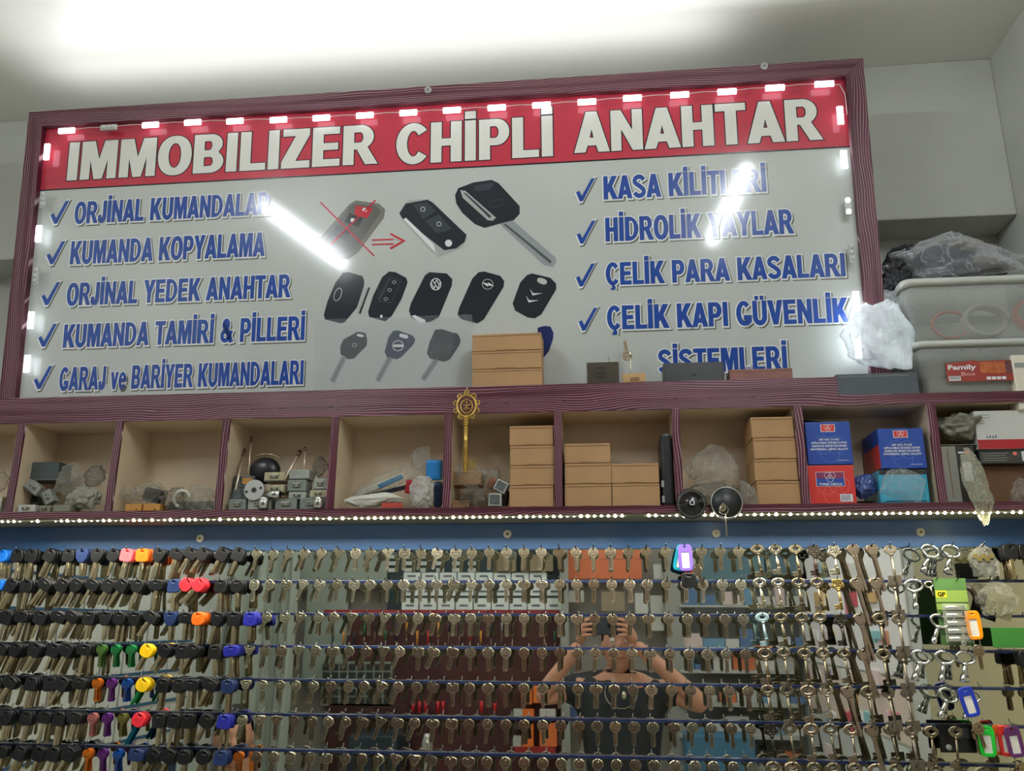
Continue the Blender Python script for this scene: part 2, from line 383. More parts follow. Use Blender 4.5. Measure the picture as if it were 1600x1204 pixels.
# ------------------------------------------------------------------ ceiling tube lamps (above the camera, seen as streaks in the sign)
tube_m = mat('tube_glow', (255, 255, 255), .3, emis=TUBE, emcol=(244, 250, 255))
hous_m = mat('lamp_housing', (230, 230, 228), .4)
def tube_lamp(x, y0, y1, label):
    t = empty('ceiling_lamp', (x, (y0 + y1) / 2, CEIL))
    tag(t, label, 'lamp')
    L = (y1 - y0) / 2
    MB().box(-.035, .035, -L - .03, L + .03, -.03, 0, bev=.004).build('housing', hous_m, t)
    MB().cyl((0, -L, -.047), (0, L, -.047), .012, n=10).build('tube', tube_m, t)
    for a in (-L - .025, L): MB().box(-.014, .014, a, a + .025, -.062, -.03, bev=.003).build('socket', hous_m, t)
tube_lamp(-1.31, -2.25, -1.18, 'white fluorescent tube lamp on the ceiling over the left side of the shop')
tube_lamp(.53, -2.1, -1.05, 'white fluorescent tube lamp on the ceiling over the right side of the shop')
# ------------------------------------------------------------------ wall shelf with open compartments
WH = wavy('laminate_h'); WV = wavy('laminate_v', True)
cream = mat('cream_laminate', (218, 198, 168), .45, noise_amt=.04, noise_scale=4)
SY0 = -.13; SZ0 = 1.822; SB = 1.84; ST = 2.046; STT = 2.066
shelf = empty('compartment_shelf', (-.25, 0, SZ0))
tag(shelf, 'long dark red wall shelf divided into open cream compartments above the key board', 'shelf')
def spart(mb, name, m):
    o = mb.build(name, m, shelf); o.location = (.25, 0, -SZ0); return o
X0S, X1S = -1.75, XR - .002
spart(MB().box(X0S, X1S, SY0 + .004, .0, SZ0, SB), 'bottom_board', mat('olive_board', (150, 146, 118), .5))
spart(MB().box(X0S, X1S, SY0 + .004, .02, ST, STT), 'top_board', cream)
spart(MB().box(X0S, X1S, SY0, SY0 + .004, SZ0 + .003, SB + .001).box(X0S, X1S, SY0, SY0 + .004, ST - .001, STT + .001), 'edge_band', WH)
spart(MB().box(X0S, X1S, 0, .02, SB, ST), 'back_panel', cream)
DIV = [-1.588, -1.339, -1.1, -.845, -.593, -.338, -.099, .151, .404, .67]
for x in DIV:
    spart(MB().box(x - .0075, x + .0075, SY0 + .004, 0, SB, ST), 'divider', cream)
    spart(MB().box(x - .0085, x + .0085, SY0 - .001, SY0 + .004, SB + .0005, ST - .0005), 'divider_edge', WV)
spart(MB().box(X0S, .02 + .47, SY0, -.025, STT + .001, 2.107, bev=.001), 'plinth_board', WH)
# ------------------------------------------------------------------ sign board, leaning forward
SZB = 2.1105; KS = -.08 / .83; SYB = -.036
_sd = Vector((0, KS, 1)).normalized(); _sn = Vector((0, -1, KS)).normalized()
SX0 = -1.47
SM = Matrix(((1, 0, 0, SX0), (0, _sd.y, _sn.y, SYB), (0, _sd.z, _sn.z, SZB), (0, 0, 0, 1)))
def S(px, py, up=0):
    """pixel -> local u,v on the sign face"""
    d = ray(px, py); o = Vector((SX0, SYB, SZB)) + _sn * up
    t = (o - CAM).dot(_sn) / d.dot(_sn); p = CAM + d * t - o
    return (p.x, p.dot(_sd))
sign = empty('shop_sign'); sign.matrix_world = SM
tag(sign, 'large white and red key service sign with dark red frame and printed Turkish lettering', 'sign')
UW = .625 - SX0; VT = S(700, 138)[1]; FRM = .042
white_print = mat('sign_white', (194, 199, 194), .09, spec=.6, noise_amt=.03, noise_scale=6)
red_print = mat('sign_red', (192, 58, 76), .14, spec=.5)
ink = mat('sign_black', (22, 24, 30), .15)
blue_print = mat('sign_blue', (36, 74, 156), .14)
outl = mat('sign_outline_white', (236, 238, 234), .15)
shad = mat('sign_shadow_grey', (92, 96, 84), .2)
let_m = mat('headline_white', (226, 226, 218), .14)
sp = MB().box(.02, UW - .02, 0, VT - .01, -.012, 0).build('sign_panel', white_print, sign)
vb = S(700, 262)[1]                       # lower edge of the red banner
rb = MB().box(FRM, UW - FRM, vb, VT - .03, 0, .0004).build('red_banner', red_print, sign)
MB().box(FRM, UW - FRM, vb - .0035, vb, 0, .0005).build('banner_line', ink, sign)
fr = .016
MB().prism([(0, 0, -.014), (FRM, 0, -.014), (FRM, VT - FRM, -.014), (0, VT, -.014)], (0, 0, 1), fr + .014).build('side_frame', WV, sign)
MB().prism([(UW, 0, -.014), (UW - FRM, 0, -.014), (UW - FRM, VT - FRM, -.014), (UW, VT, -.014)], (0, 0, 1), fr + .014).build('side_frame', WV, sign)
WHT = WH.copy(); WHT.name = 'laminate_top'
MB().prism([(0, VT, -.014), (FRM, VT - FRM, -.014), (UW - FRM, VT - FRM, -.014), (UW, VT, -.014)], (0, 0, 1), fr + .014).build('top_frame', WH, sign)
def line(body, bl, br, tl, bold, kind='blue', name='lettering'):
    u0, v0 = S(*bl); u1, v1 = S(*br); h = S(*tl)[1] - v0; w = u1 - u0; v = (v0 + v1) / 2
    if kind == 'blue': lay = [(0, 0, .02, blue_print, .0009), (0, -.015, .075, outl, .0006), (.055, -.07, .07, shad, .0003)]
    else: lay = [(0, 0, .02, let_m, .0010), (0, 0, .042, ink, .0007)]
    root = None
    for i, (dx, dy, off, m, z) in enumerate(lay):
        me = block_text(body, w, h, off)
        o = new_obj(name if root is None else ('letter_shadow' if i == 2 else 'letter_edge'), me, sign if root is None else root, m)
        if root is None: root = o; zt = z; o.location = (u0, v, z); o['label'] = ('blue printed lettering ' if kind == 'blue' else 'white headline lettering ') + 'reading ' + body
        else: o.location = (dx * h, dy * h, z - zt)
    return root
line('IMMOBILIZER', (104, 277), (587, 259), (110, 220), .045, 'white')
line('CHİPLİ', (619, 256), (865, 243), (621, 196), .045, 'white')
line('ANAHTAR', (899, 241), (1283, 214), (905, 180), .045, 'white')
line('ORJİNAL KUMANDALAR', (116, 347), (420, 337), (118, 314), .035)
line('KUMANDA KOPYALAMA', (109, 410), (413, 402), (112, 375), .035)
line('ORJİNAL YEDEK ANAHTAR', (104, 474), (453, 467), (107, 440), .035)
line('KUMANDA TAMİRİ & PİLLERİ', (98, 541), (476, 532), (100, 506), .035)
line('GARAJ ve BARİYER KUMANDALARI', (92, 608), (474, 601), (94, 573), .035)
line('KASA KİLİTLERİ', (943, 312), (1198, 298), (943, 277), .035)
line('HİDROLİK YAYLAR', (946, 379), (1240, 362), (945, 343), .035)
line('ÇELİK PARA KASALARI', (947, 445), (1322, 431), (947, 411), .035)
line('ÇELİK KAPI GÜVENLİK', (949, 515), (1326, 502), (949, 479), .035)
line('SİSTEMLERİ', (1029, 583), (1231, 577), (1029, 547), .035)
def pshape(pts, m, z, name, parent=None, holes=(), loc=True):
    lp = [[S(*p) for p in pts]] + [[S(*p) for p in h] for h in holes]
    me = shape(lp, .0001, 0, z); return new_obj(name, me, parent or sign, m)
def tick(x, y, s=1.0):
    pts = [(0, 22), (5, 19), (9, 27), (24, 0), (30, -1), (11, 35), (6, 36)]
    for dx, dy, g, m, z, nm in ((1.6, 2, 1.16, shad, .0003, 'tick_shadow'), (0, .6, 1.14, outl, .0006, 'tick_edge'), (0, 0, 1.0, blue_print, .0009, 'tick_mark')):
        pshape([(x + dx + (px - 15) * g + 15, y + dy + (py - 18) * g + 18) for px, py in pts], m, z, nm)
for x, y in ((79, 314), (73, 377), (65, 441), (60, 506), (53, 572), (900, 279), (901, 345), (900, 412), (904, 481)): tick(x, y)

# printed pictures of remotes and keys on the sign
dk = mat('print_dark', (36, 42, 50), .12); dk2 = mat('print_dark_face', (58, 66, 74), .12); g1 = mat('print_grey', (120, 118, 112), .12); g2 = mat('print_light_grey', (172, 176, 172), .12); wt = mat('print_white', (228, 232, 232), .12)
silver = mat('print_silver', (150, 156, 158), .12); navy = mat('print_navy', (28, 40, 92), .12); rdp = mat('print_red', (190, 34, 52), .12); halo = mat('print_halo', (176, 190, 188), .12)
def rr(cx, cy, w, h, rot, e=3.4, n=28):
    return ell(cx, cy, w / 2, h / 2, n, 0, e, math.radians(rot))
pic = lambda pts, m, z, name='printed_picture', parent=None, holes=(): pshape(pts, m, z, name, parent, holes)
# old remote crossed out
rem = pic([(546, 319), (556, 313), (592, 318), (602, 327), (600, 340), (560, 394), (545, 405), (520, 403), (501, 382), (500, 372)], g1, .0004, 'printed_remote')
pic([(552, 318), (588, 322), (595, 332), (556, 388), (540, 396), (522, 396), (506, 376)], mat('print_midgrey', (98, 98, 94), .12), .0006, 'printed_face', rem)
for q, m in (([(556, 321), (583, 325), (574, 341), (553, 336)], rdp), ([(546, 333), (568, 340), (560, 355), (538, 347)], dk), ([(526, 353), (549, 360), (540, 377), (519, 367)], dk)): pic(q, m, .0008, 'printed_button', rem)
pic(rr(570, 328, 7, 6, 15), wt, .0010, 'printed_symbol', rem); pic(rr(551, 344, 6, 6, 15), wt, .0010, 'printed_symbol', rem)
def stroke(a, b, w, m, z, name, parent=None):
    ax, ay = a; bx, by = b; L = math.hypot(bx - ax, by - ay); nx, ny = -(by - ay) / L * w / 2, (bx - ax) / L * w / 2
    return pic([(ax + nx, ay + ny), (bx + nx, by + ny), (bx - nx, by - ny), (ax - nx, ay - ny)], m, z, name, parent)
cr = stroke((501, 316), (585, 400), 2.2, rdp, .0014, 'printed_cross'); stroke((587, 313), (517, 382), 2.2, rdp, .0016, 'printed_cross', cr)
ar = stroke((581, 375), (615, 374), 2.4, rdp, .0006, 'printed_arrow'); stroke((581, 382), (615, 381), 2.4, rdp, .0007, 'printed_arrow', ar)
pic([(609, 366), (611, 364), (634, 376), (611, 390), (609, 387), (628, 376.5)], rdp, .0009, 'printed_arrow', ar)
# flip remote
fl = pic([(624, 335), (632, 318), (640, 312), (668, 311), (676, 316), (729, 366), (730, 373), (722, 387), (686, 402), (672, 392), (630, 345)], g2, .0004, 'printed_remote')
pic([(624, 333), (634, 318), (668, 312), (677, 317), (729, 367), (726, 378), (713, 388), (694, 391), (680, 380), (628, 340)], dk, .0006, 'printed_face', fl)
pic([(631, 343), (634, 340), (678, 382), (680, 392), (686, 399), (676, 390)], wt, .0008, 'printed_blade', fl)
for q in ([(645, 319), (668, 316), (681, 330), (661, 343)], [(664, 345), (686, 335), (706, 358), (682, 365)]): pic(q, dk2, .0010, 'printed_button', fl)
for c in ((661, 327), (686, 350)): pic(ell(c[0], c[1], 4, 4, 12), g2, .0012, 'printed_symbol', fl, [ell(c[0], c[1], 2.6, 2.6, 12)])
pic(ell(701, 380, 5.5, 5.5, 16), wt, .0012, 'printed_emblem', fl)
# large key with lozenge grip
bk_ = pic([(711, 305), (716, 294), (740, 285), (768, 281), (779, 286), (812, 322), (812, 334), (803, 344), (790, 347), (757, 356), (742, 350), (722, 332), (713, 318)], dk, .0006, 'printed_car_key')
pic([(719, 297), (727, 298), (775, 340), (770, 345), (762, 344), (723, 309)], g2, .0008, 'printed_trim', bk_)
pic([(724, 301), (728, 302), (768, 338), (765, 341)], dk2, .0010, 'printed_trim', bk_)
pic([(739, 291), (768, 285), (773, 288), (766, 296), (745, 299)], dk2, .0010, 'printed_trim', bk_)
pic(ell(775, 318, 12, 6, 20, 0, 2, -.3), dk2, .0009, 'printed_emblem', bk_, [ell(775, 318, 10.5, 4.6, 20, 0, 2, -.3)])
pic([(781, 349), (790, 342), (802, 345), (868, 402), (869, 410), (864, 417), (850, 414), (787, 356)], silver, .0005, 'printed_blade', bk_)
pic([(786, 350), (791, 350), (862, 408), (860, 412)], mat('print_steel_dark', (84, 90, 90), .12), .0007, 'printed_groove', bk_)
# row of five grips
def ring(cx, cy, a, b, w, m, z, par, rot=0): return pic(ell(cx, cy, a, b, 22, 0, 2, rot), m, z, 'printed_emblem', par, [ell(cx, cy, a - w, b - w, 22, 0, 2, rot)])
k1 = pic([(536, 426), (545, 425), (566, 431), (569, 437), (569, 446), (558, 480), (539, 503), (533, 505), (508, 499), (506, 492), (512, 470), (524, 442)], dk, .0006, 'printed_remote')
ring(528, 460, 6, 11, 1.3, g2, .0009, k1, .35); stroke((538, 468), (554, 471), .8, dk2, .0008, 'printed_seam', k1)
stroke((577, 449), (562, 490), 3, ink, .0006, 'printed_blade'); stroke((572, 450), (558, 491), 1.2, g2, .0008, 'printed_blade')
k2 = pic([(608, 424), (618, 425), (635, 434), (637, 441), (628, 466), (612, 494), (602, 502), (577, 495), (575, 487), (583, 462), (597, 433)], dk, .0006, 'printed_remote')
pic([(609, 433), (627, 439), (612, 474), (592, 472), (590, 465)], dk2, .0008, 'printed_pad', k2); pic([(611, 435), (625, 440), (611, 472), (594, 470)], dk, .0009, 'printed_pad', k2)
for c in ((616, 441), (609, 453), (603, 467)): ring(c[0], c[1], 3.4, 2.6, .9, g2, .0011, k2)
pic(ell(596, 494, 2, 2.6, 10), wt, .0010, 'printed_symbol', k2)
k3 = pic([(671, 425), (698, 427), (707, 436), (706, 446), (686, 495), (672, 503), (656, 503), (643, 496), (639, 485), (642, 474), (664, 430)], dk, .0006, 'printed_remote')
ring(681, 444, 8.6, 9.6, 1.4, wt, .0009, k3)
for a, b in (((676, 437), (679.5, 444)), ((679.5, 444), (682.5, 437)), ((674, 442), (678, 451)), ((678, 451), (681, 445)), ((681, 445), (684, 451)), ((684, 451), (688, 441)), ((682.5, 437), (685.5, 444))): stroke(a, b, 1.3, wt, .0010, 'printed_emblem', k3)
pic([(643, 494), (648, 492), (665, 500), (664, 504), (656, 504)], wt, .0009, 'printed_trim', k3)
k4 = pic([(748, 425), (757, 424), (782, 431), (788, 439), (787, 448), (756, 499), (746, 505), (722, 499), (715, 492), (717, 482), (738, 435)], dk, .0006, 'printed_remote')
ring(762, 444, 9, 8.4, 1.2, g2, .0009, k4); pic([(753, 441), (763, 443), (763, 441), (772, 447), (762, 446), (762, 448)], wt, .0010, 'printed_emblem', k4)
pic([(720, 492), (727, 489), (738, 497), (745, 504), (722, 499)], dk2, .0009, 'printed_trim', k4)
k5 = pic([(823, 430), (831, 427), (860, 434), (869, 443), (869, 452), (846, 491), (836, 497), (825, 496), (805, 485), (801, 474), (813, 441)], dk, .0006, 'printed_remote', holes=[ell(847, 439, 8, 4.6, 18, 0, 2.4, .35)])
for dy in (0, 12):
    cx, cy = (833, 461) if dy == 0 else (827, 472)
    pic([(cx - 5, cy - 10), (cx, cy - 3), (cx + 15, cy - 3), (cx + 2, cy), (cx - 1, cy + .5)], wt, .0009, 'printed_emblem', k5)
# row of keys
def pkey(head, a, b, m, wth=9):
    k = pic(head, m, .0006, 'printed_car_key'); s = stroke(a, b, wth, silver, .0005, 'printed_blade', k); stroke(a, b, 1.6, g1, .0007, 'printed_groove', k); return k
hd = mat('print_grip_grey', (62, 66, 68), .12)
k6 = pkey([(559, 518), (571, 520), (574, 530), (573, 540), (553, 560), (544, 561), (532, 553), (532, 540), (537, 530)], (538, 558), (519, 596), hd)
pic(rr(563, 524, 11, 4, 12), wt, .0009, 'printed_slot', k6); ring(554, 539, 4, 3, .9, g2, .0009, k6)
k7 = pkey([(614, 517), (622, 516), (645, 524), (649, 530), (647, 537), (628, 557), (620, 561), (605, 558), (601, 550), (607, 527)], (611, 556), (590, 595), navy if False else mat('print_slate', (66, 72, 90), .12))
pic(rr(631, 525, 14, 6, 14), wt, .0009, 'printed_slot', k7); ring(622, 540, 9, 8.5, 1.1, wt, .0009, k7); stroke((615, 540), (630, 540), 4, wt, .0009, 'printed_emblem', k7)
k8 = pkey([(680, 515), (690, 514), (716, 522), (720, 531), (718, 539), (702, 562), (694, 565), (672, 560), (667, 552), (671, 535)], (683, 560), (661, 593), hd)
pic([(710, 519), (716, 522), (720, 531), (718, 539), (704, 560)], dk, .0009, 'printed_trim', k8)
pic([(840, 512), (850, 509), (860, 510), (865, 520), (864, 530), (858, 548), (850, 558), (840, 562)], navy, .0006, 'printed_car_key')
# ------------------------------------------------------------------ lighting modules along the sign edge
led_glow = mat('led_glow', (255, 255, 255), .3, emis=9, emcol=(245, 250, 255)); led_glow.cycles.emission_sampling = 'NONE'
led_body_on = mat('module_lit', (255, 255, 255), .4, emis=1.8, emcol=(240, 246, 255)); led_body_on.cycles.emission_sampling = 'NONE'
led_body = mat('module_plastic', (196, 200, 196), .4)
led_dim = mat('led_dim', (255, 255, 255), .3, emis=3, emcol=(245, 250, 255)); led_dim.cycles.emission_sampling = 'NONE'
def module(px, py, vert, on, where):
    u, v = S(px, py, .02); t = empty('light_module'); t.matrix_world = SM @ Matrix.Translation((u, v, fr + .0005)) @ Matrix.Rotation(math.pi / 2 if vert else 0, 4, 'Z')
    L = .022
    MB().box(-L, L, -.007, .007, 0, .006, bev=.0015).build('housing', led_body_on if on == 1 else led_body, t)
    for k in (-1, 0, 1):
        if on == 2 and k == 0: continue
        MB().ball((k * .0135, 0, .006), .0058, 10, (1, 1, .6)).build('lens', {1: led_glow, 0: led_body, 2: led_dim}[on], t)
    tag(t, ('lit white' if on == 1 else 'half dark' if on == 2 else 'unlit grey') + ' light module on the sign, ' + where, 'light')
    t['group'] = 'light modules around the sign'
    return t
TOPM = [(104, 204), (170, 199), (235, 195), (301, 191), (367, 189), (435, 187), (502, 184), (570, 180), (638, 176), (706, 172), (776, 168), (846, 164), (917, 159), (988, 153), (1062, 148), (1136, 143), (1211, 137), (1288, 131)]
TW = ['above the first M', 'above the left end of the headline']
for i, (x, y) in enumerate(TOPM): module(x, y, False, 0 if i == 1 else 1, '%s from the left along its top' % ordn(i + 1))
for i, (x, y, on) in enumerate([(73, 237, 1), (67, 312, 0), (60, 365, 1), (56, 431, 0), (48, 500, 1), (42, 568, 1)]): module(x, y, True, on, '%s from the top on its left side' % ordn(i + 1))
for i, (x, y, on) in enumerate([(1313, 180, 1), (1319, 249, 1), (1325, 322, 2), (1331, 395, 0), (1338, 470, 1), (1341, 545, 1)]): module(x, y, True, on, '%s from the top on its right side' % ordn(i + 1))
def area(name, mx, sx, sy, e, col=(1, 1, 1)):
    l = bpy.data.lights.new(name, 'AREA'); l.shape = 'RECTANGLE'; l.size = sx; l.size_y = sy; l.energy = e; l.color = col
    o = bpy.data.objects.new(name, l); COL.objects.link(o); o.matrix_world = mx; return o
flip = Matrix.Rotation(math.pi, 4, 'X')
def lrow(a, b, e, nm, up=0, out=.028):
    ua, va = S(*a, .02); ub, vb_ = S(*b, .02); L = math.hypot(ub - ua, vb_ - va); ang = math.atan2(vb_ - va, ub - ua)
    area(nm, SM @ Matrix.Translation(((ua + ub) / 2, (va + vb_) / 2, out)) @ Matrix.Rotation(ang, 4, 'Z') @ Matrix.Rotation(R_(-up), 4, 'X') @ flip, L, .012, e, (.93, .97, 1))
lrow((104, 204), (1288, 131), SIGNLED, 'light_row_top')
lrow((73, 225), (73, 250), SIGNLED * .05, 'light_left_a'); lrow((60, 352), (60, 378), SIGNLED * .05, 'light_left_b'); lrow((48, 490), (42, 580), SIGNLED * .1, 'light_left_c')
lrow((1313, 165), (1319, 265), SIGNLED * .1, 'light_right_a'); lrow((1338, 460), (1341, 555), SIGNLED * .05, 'light_right_b')
# thin wire joining the modules
wp = [S(x, y, .02) for x, y in TOPM]; pts = []
for a, b in zip(wp, wp[1:]):
    for k in range(4):
        t = k / 4; pts.append((a[0] + (b[0] - a[0]) * t, a[1] + (b[1] - a[1]) * t + (.004 * math.sin(t * math.pi)), .019))
pts.append((wp[-1][0], wp[-1][1], .019)); c = wp[-1]
pts += [(c[0] + .035, c[1] - .004, .019), (c[0] + .045, c[1] - .03, .019), (c[0] + .046, c[1] - .08, .019)]
wire = MB().tube(pts, .0009, 5).build('light_wire', mat('white_wire', (215, 215, 210), .4)); wire.matrix_world = SM
tag(wire, 'thin white wire linking the light modules along the top of the sign', 'wire')
# small round fixings above the frame
for i, (x, y, w) in enumerate(((671, 144, 'above the middle'), (1192, 107, 'above the right end'))):
    u, v = S(x, y); t = empty('sign_bracket'); t.matrix_world = SM @ Matrix.Translation((u, v - .004, .016))
    MB().cyl((0, 0, -.01), (0, 0, .004), .0085, n=20).build('washer', mat('grey_plastic', (170, 172, 172), .4), t)
    MB().cyl((0, 0, .004), (0, 0, .006), .004, n=12).build('screw', mat('steel', (150, 150, 148), .3, 1), t)
    tag(t, 'grey round screw fixing on the top frame of the sign, ' + w, 'bracket')
# clear plastic sheet standing in front of the lower left keys of the sign
film_flat = film('clear_sheet', (226, 232, 240), .9, .12, .05, 3)
z0 = .005
a, b, c_, d = S(491, 604), S(738, 602), S(735, 492), S(497, 494)
sh = MB().box(a[0], b[0], .001, c_[1], .006, .007).build('plastic_sheet', film_flat); sh.matrix_world = SM
tag(sh, 'clear plastic sheet leaning over the printed keys at the foot of the sign', 'sheet')

# added strip lamp, hidden on the frame's top edge, to brighten the ceiling
tl = empty('added_strip_lamp'); tl.matrix_world = SM @ Matrix.Translation((.9, VT + .001, -.004)) @ Matrix.Rotation(R_(-90), 4, 'X')
MB().box(-.88, .88, -.008, .008, 0, .004, bev=.001).build('channel', mat('grey_plastic', (170, 172, 172), .4), tl); MB().box(-.875, .875, -.005, .005, .004, .006, bev=.0008).build('diffuser', led_body_on, tl)
tag(tl, 'added unseen strip lamp on top of the sign frame, there to brighten the ceiling', 'light')
area('added_strip', SM @ Matrix.Translation((.9, VT + .009, -.004)) @ Matrix.Rotation(R_(-76), 4, 'X') @ flip, 1.75, .012, ADDEDSTRIP, (.93, .97, 1))  # light of the added strip, makes the bright ceiling band
# ------------------------------------------------------------------ key board: mirror, blue board, rails, hooks
ZT = 1.764; ZR = [1.762, 1.694, 1.6235, 1.554, 1.483, 1.412, 1.3405, 1.27]
mir = mat('mirror', (218, 222, 214), .015, 1)
b3 = MB().box(-1.95, XR - .003, .004, .02, 1.05, ZT).build('wall_mirror', mir); tag(b3, 'long mirror panel behind the rows of hanging keys, reflecting the shop', 'mirror')
blue_m = mat('blue_board', (56, 100, 156), .35, noise_amt=.10, noise_scale=5)
bb = empty('blue_board', (-.4, 0, ZT)); tag(bb, 'plain blue board strip under the shelf with the top row of key hooks', 'board')
o = MB().box(-1.95, XR - .003, -.002, .02, ZT, SZ0, bev=.001).build('panel', blue_m, bb); o.location = (.4, 0, -ZT)
rail_m = mat('blue_rail', (38, 52, 92), .25, spec=.8); hook_m = mat('hook_wire', (70, 72, 74), .25, 1)
HPX = [14, 38, 60, 90, 117, 138, 162, 187, 208, 231, 258, 285, 308, 327, 357, 381, 406, 431, 456, 481, 508, 533, 559, 584, 609, 635, 661, 686, 714, 739, 766, 793, 820, 847, 874, 900, 927, 954, 982, 1009, 1039, 1068, 1095, 1124, 1152, 1180, 1208, 1239, 1267, 1298, 1328, 1357, 1385, 1415, 1450, 1482, 1530, 1571, 1596]
HX = [P(x, 858, Y=-.03).x for x in HPX]
hk = MB().tube([(0, 0, 0), (0, -.05, 0), (0, -.056, .003), (0, -.058, .008)], .0011, 6).mesh('hook')
hk.materials.append(hook_m)
rails = []
for r in range(8):
    if r == 0: par = bb; base = Vector((-.4, 0, ZT))
    else:
        par = empty('hook_rail', (-.4, 0, ZR[r])); base = Vector((-.4, 0, ZR[r]))
        tag(par, 'thin blue hook rail across the mirror, %s of seven from the top' % ordn(r) if r < 7 else 'thin blue hook rail across the mirror, seventh and lowest from the top', 'rail')
        o = MB().box(-1.95, XR - .003, -.006, .004, -.0028, .0028, bev=.0008).box(-1.95, XR - .003, -.009, -.006, -.0028, -.0014).build('profile', rail_m, par); o.location = (.4, 0, 0)
    for i, x in enumerate(HX):
        h = new_obj('hook', hk, par); h.location = (x + .4, -.002 if r == 0 else -.006, ZR[r] - base.z)
for i, (x, y) in enumerate(((313, 841), (793, 834), (1119, 833), (1438, 831))):
    p = P(x, y, Y=-.002); t = empty('screw_cap', p); t.rotation_euler = (R_(90), 0, 0)
    MB().lathe([(.0092, 0), (.0092, .002), (.0080, .0035), (.0040, .0035)], n=20).build('washer', mat('cream_plastic', (240, 242, 228), .35), t)
    MB().cyl((0, 0, .003), (0, 0, .0045), .0032, n=6).build('screw', mat('brass_dark', (96, 84, 56), .35, 1), t)
    tag(t, 'round cream screw cap on the blue board, %s from the left' % ordn(i + 1), 'screw')
# under-shelf strips of warm light dots
dot_m = mat('warm_dot', (255, 255, 255), .3, emis=11, emcol=(255, 246, 214)); dot_m.cycles.emission_sampling = 'NONE'
tape = mat('strip_tape', (196, 190, 160), .5)
dm = MB().ball((0, 0, 0), .0034, 8, (1, .8, .8)).mesh('light_dot'); dm.materials.append(dot_m)
for nm, xa, xb in (('left', 2, 343), ('middle', 356, 972), ('right', 1014, 1597)):
    A = P(xa, 0, Y=SY0) ; xa_ = P(xa, 808, Y=SY0).x; xb_ = P(xb, 803, Y=SY0).x
    t = empty('light_strip', ((xa_ + xb_) / 2, SY0 + .012, SZ0)); tag(t, 'strip of warm white light dots under the front edge of the shelf, %s section' % nm, 'light')
    L = (xb_ - xa_) / 2
    MB().box(-L - .01, L + .01, -.009, .005, -.0016, 0).build('tape', tape, t)
    n = int(2 * L / .0141)
    for k in range(n + 1):
        if nm == 'left' and k in (4, 7, 8): continue
        d = new_obj('light_dot', dm, t); s = random.choice((.75, .95, 1, 1.1, 1.2)); d.location = (-L + k * 2 * L / n, -.0065, -.0012); d.scale = (s, s, s)
    area('strip_light_' + nm, Matrix.Translation(((xa_ + xb_) / 2, SY0 + .008, SZ0 - .006)) @ Matrix.Rotation(R_(-12), 4, 'X'), 2 * L, .008, STRIPLED * L, (1, .93, .74))

# ------------------------------------------------------------------ keys
metal_k = mat('key_nickel', (206, 198, 172), .22, 1, noise_amt=.12, noise_scale=40)
metal_w = mat('key_bright', (236, 230, 206), .25, 1)
metal_b = mat('key_brownish', (170, 154, 132), .26, 1, noise_amt=.2, noise_scale=40)
metal_old = mat('key_old', (132, 124, 104), .38, 1, noise_amt=.25, noise_scale=50)
metal_dark = mat('key_dark', (62, 58, 52), .45, .9)
blade_m = mat('key_blade', (196, 182, 150), .24, 1, noise_amt=.15, noise_scale=60)
chrome = mat('chrome', (214, 216, 214), .1, 1)
steelk = mat('dull_steel', (126, 118, 104), .4, .9, noise_amt=.15, noise_scale=50)
mm = .001
def sc(lp, k=mm): return [(a * k, b * k) for a, b in lp]
RX90 = Matrix(((1, 0, 0, 0), (0, 0, -1, 0), (0, 1, 0, 0), (0, 0, 0, 1)))
def finish(mb, name, m):
    me = mb.mesh(name); me.transform(RX90); me.materials.append(m)
    return me
GROOVE = mat('key_groove', (96, 88, 70), .35, .9)
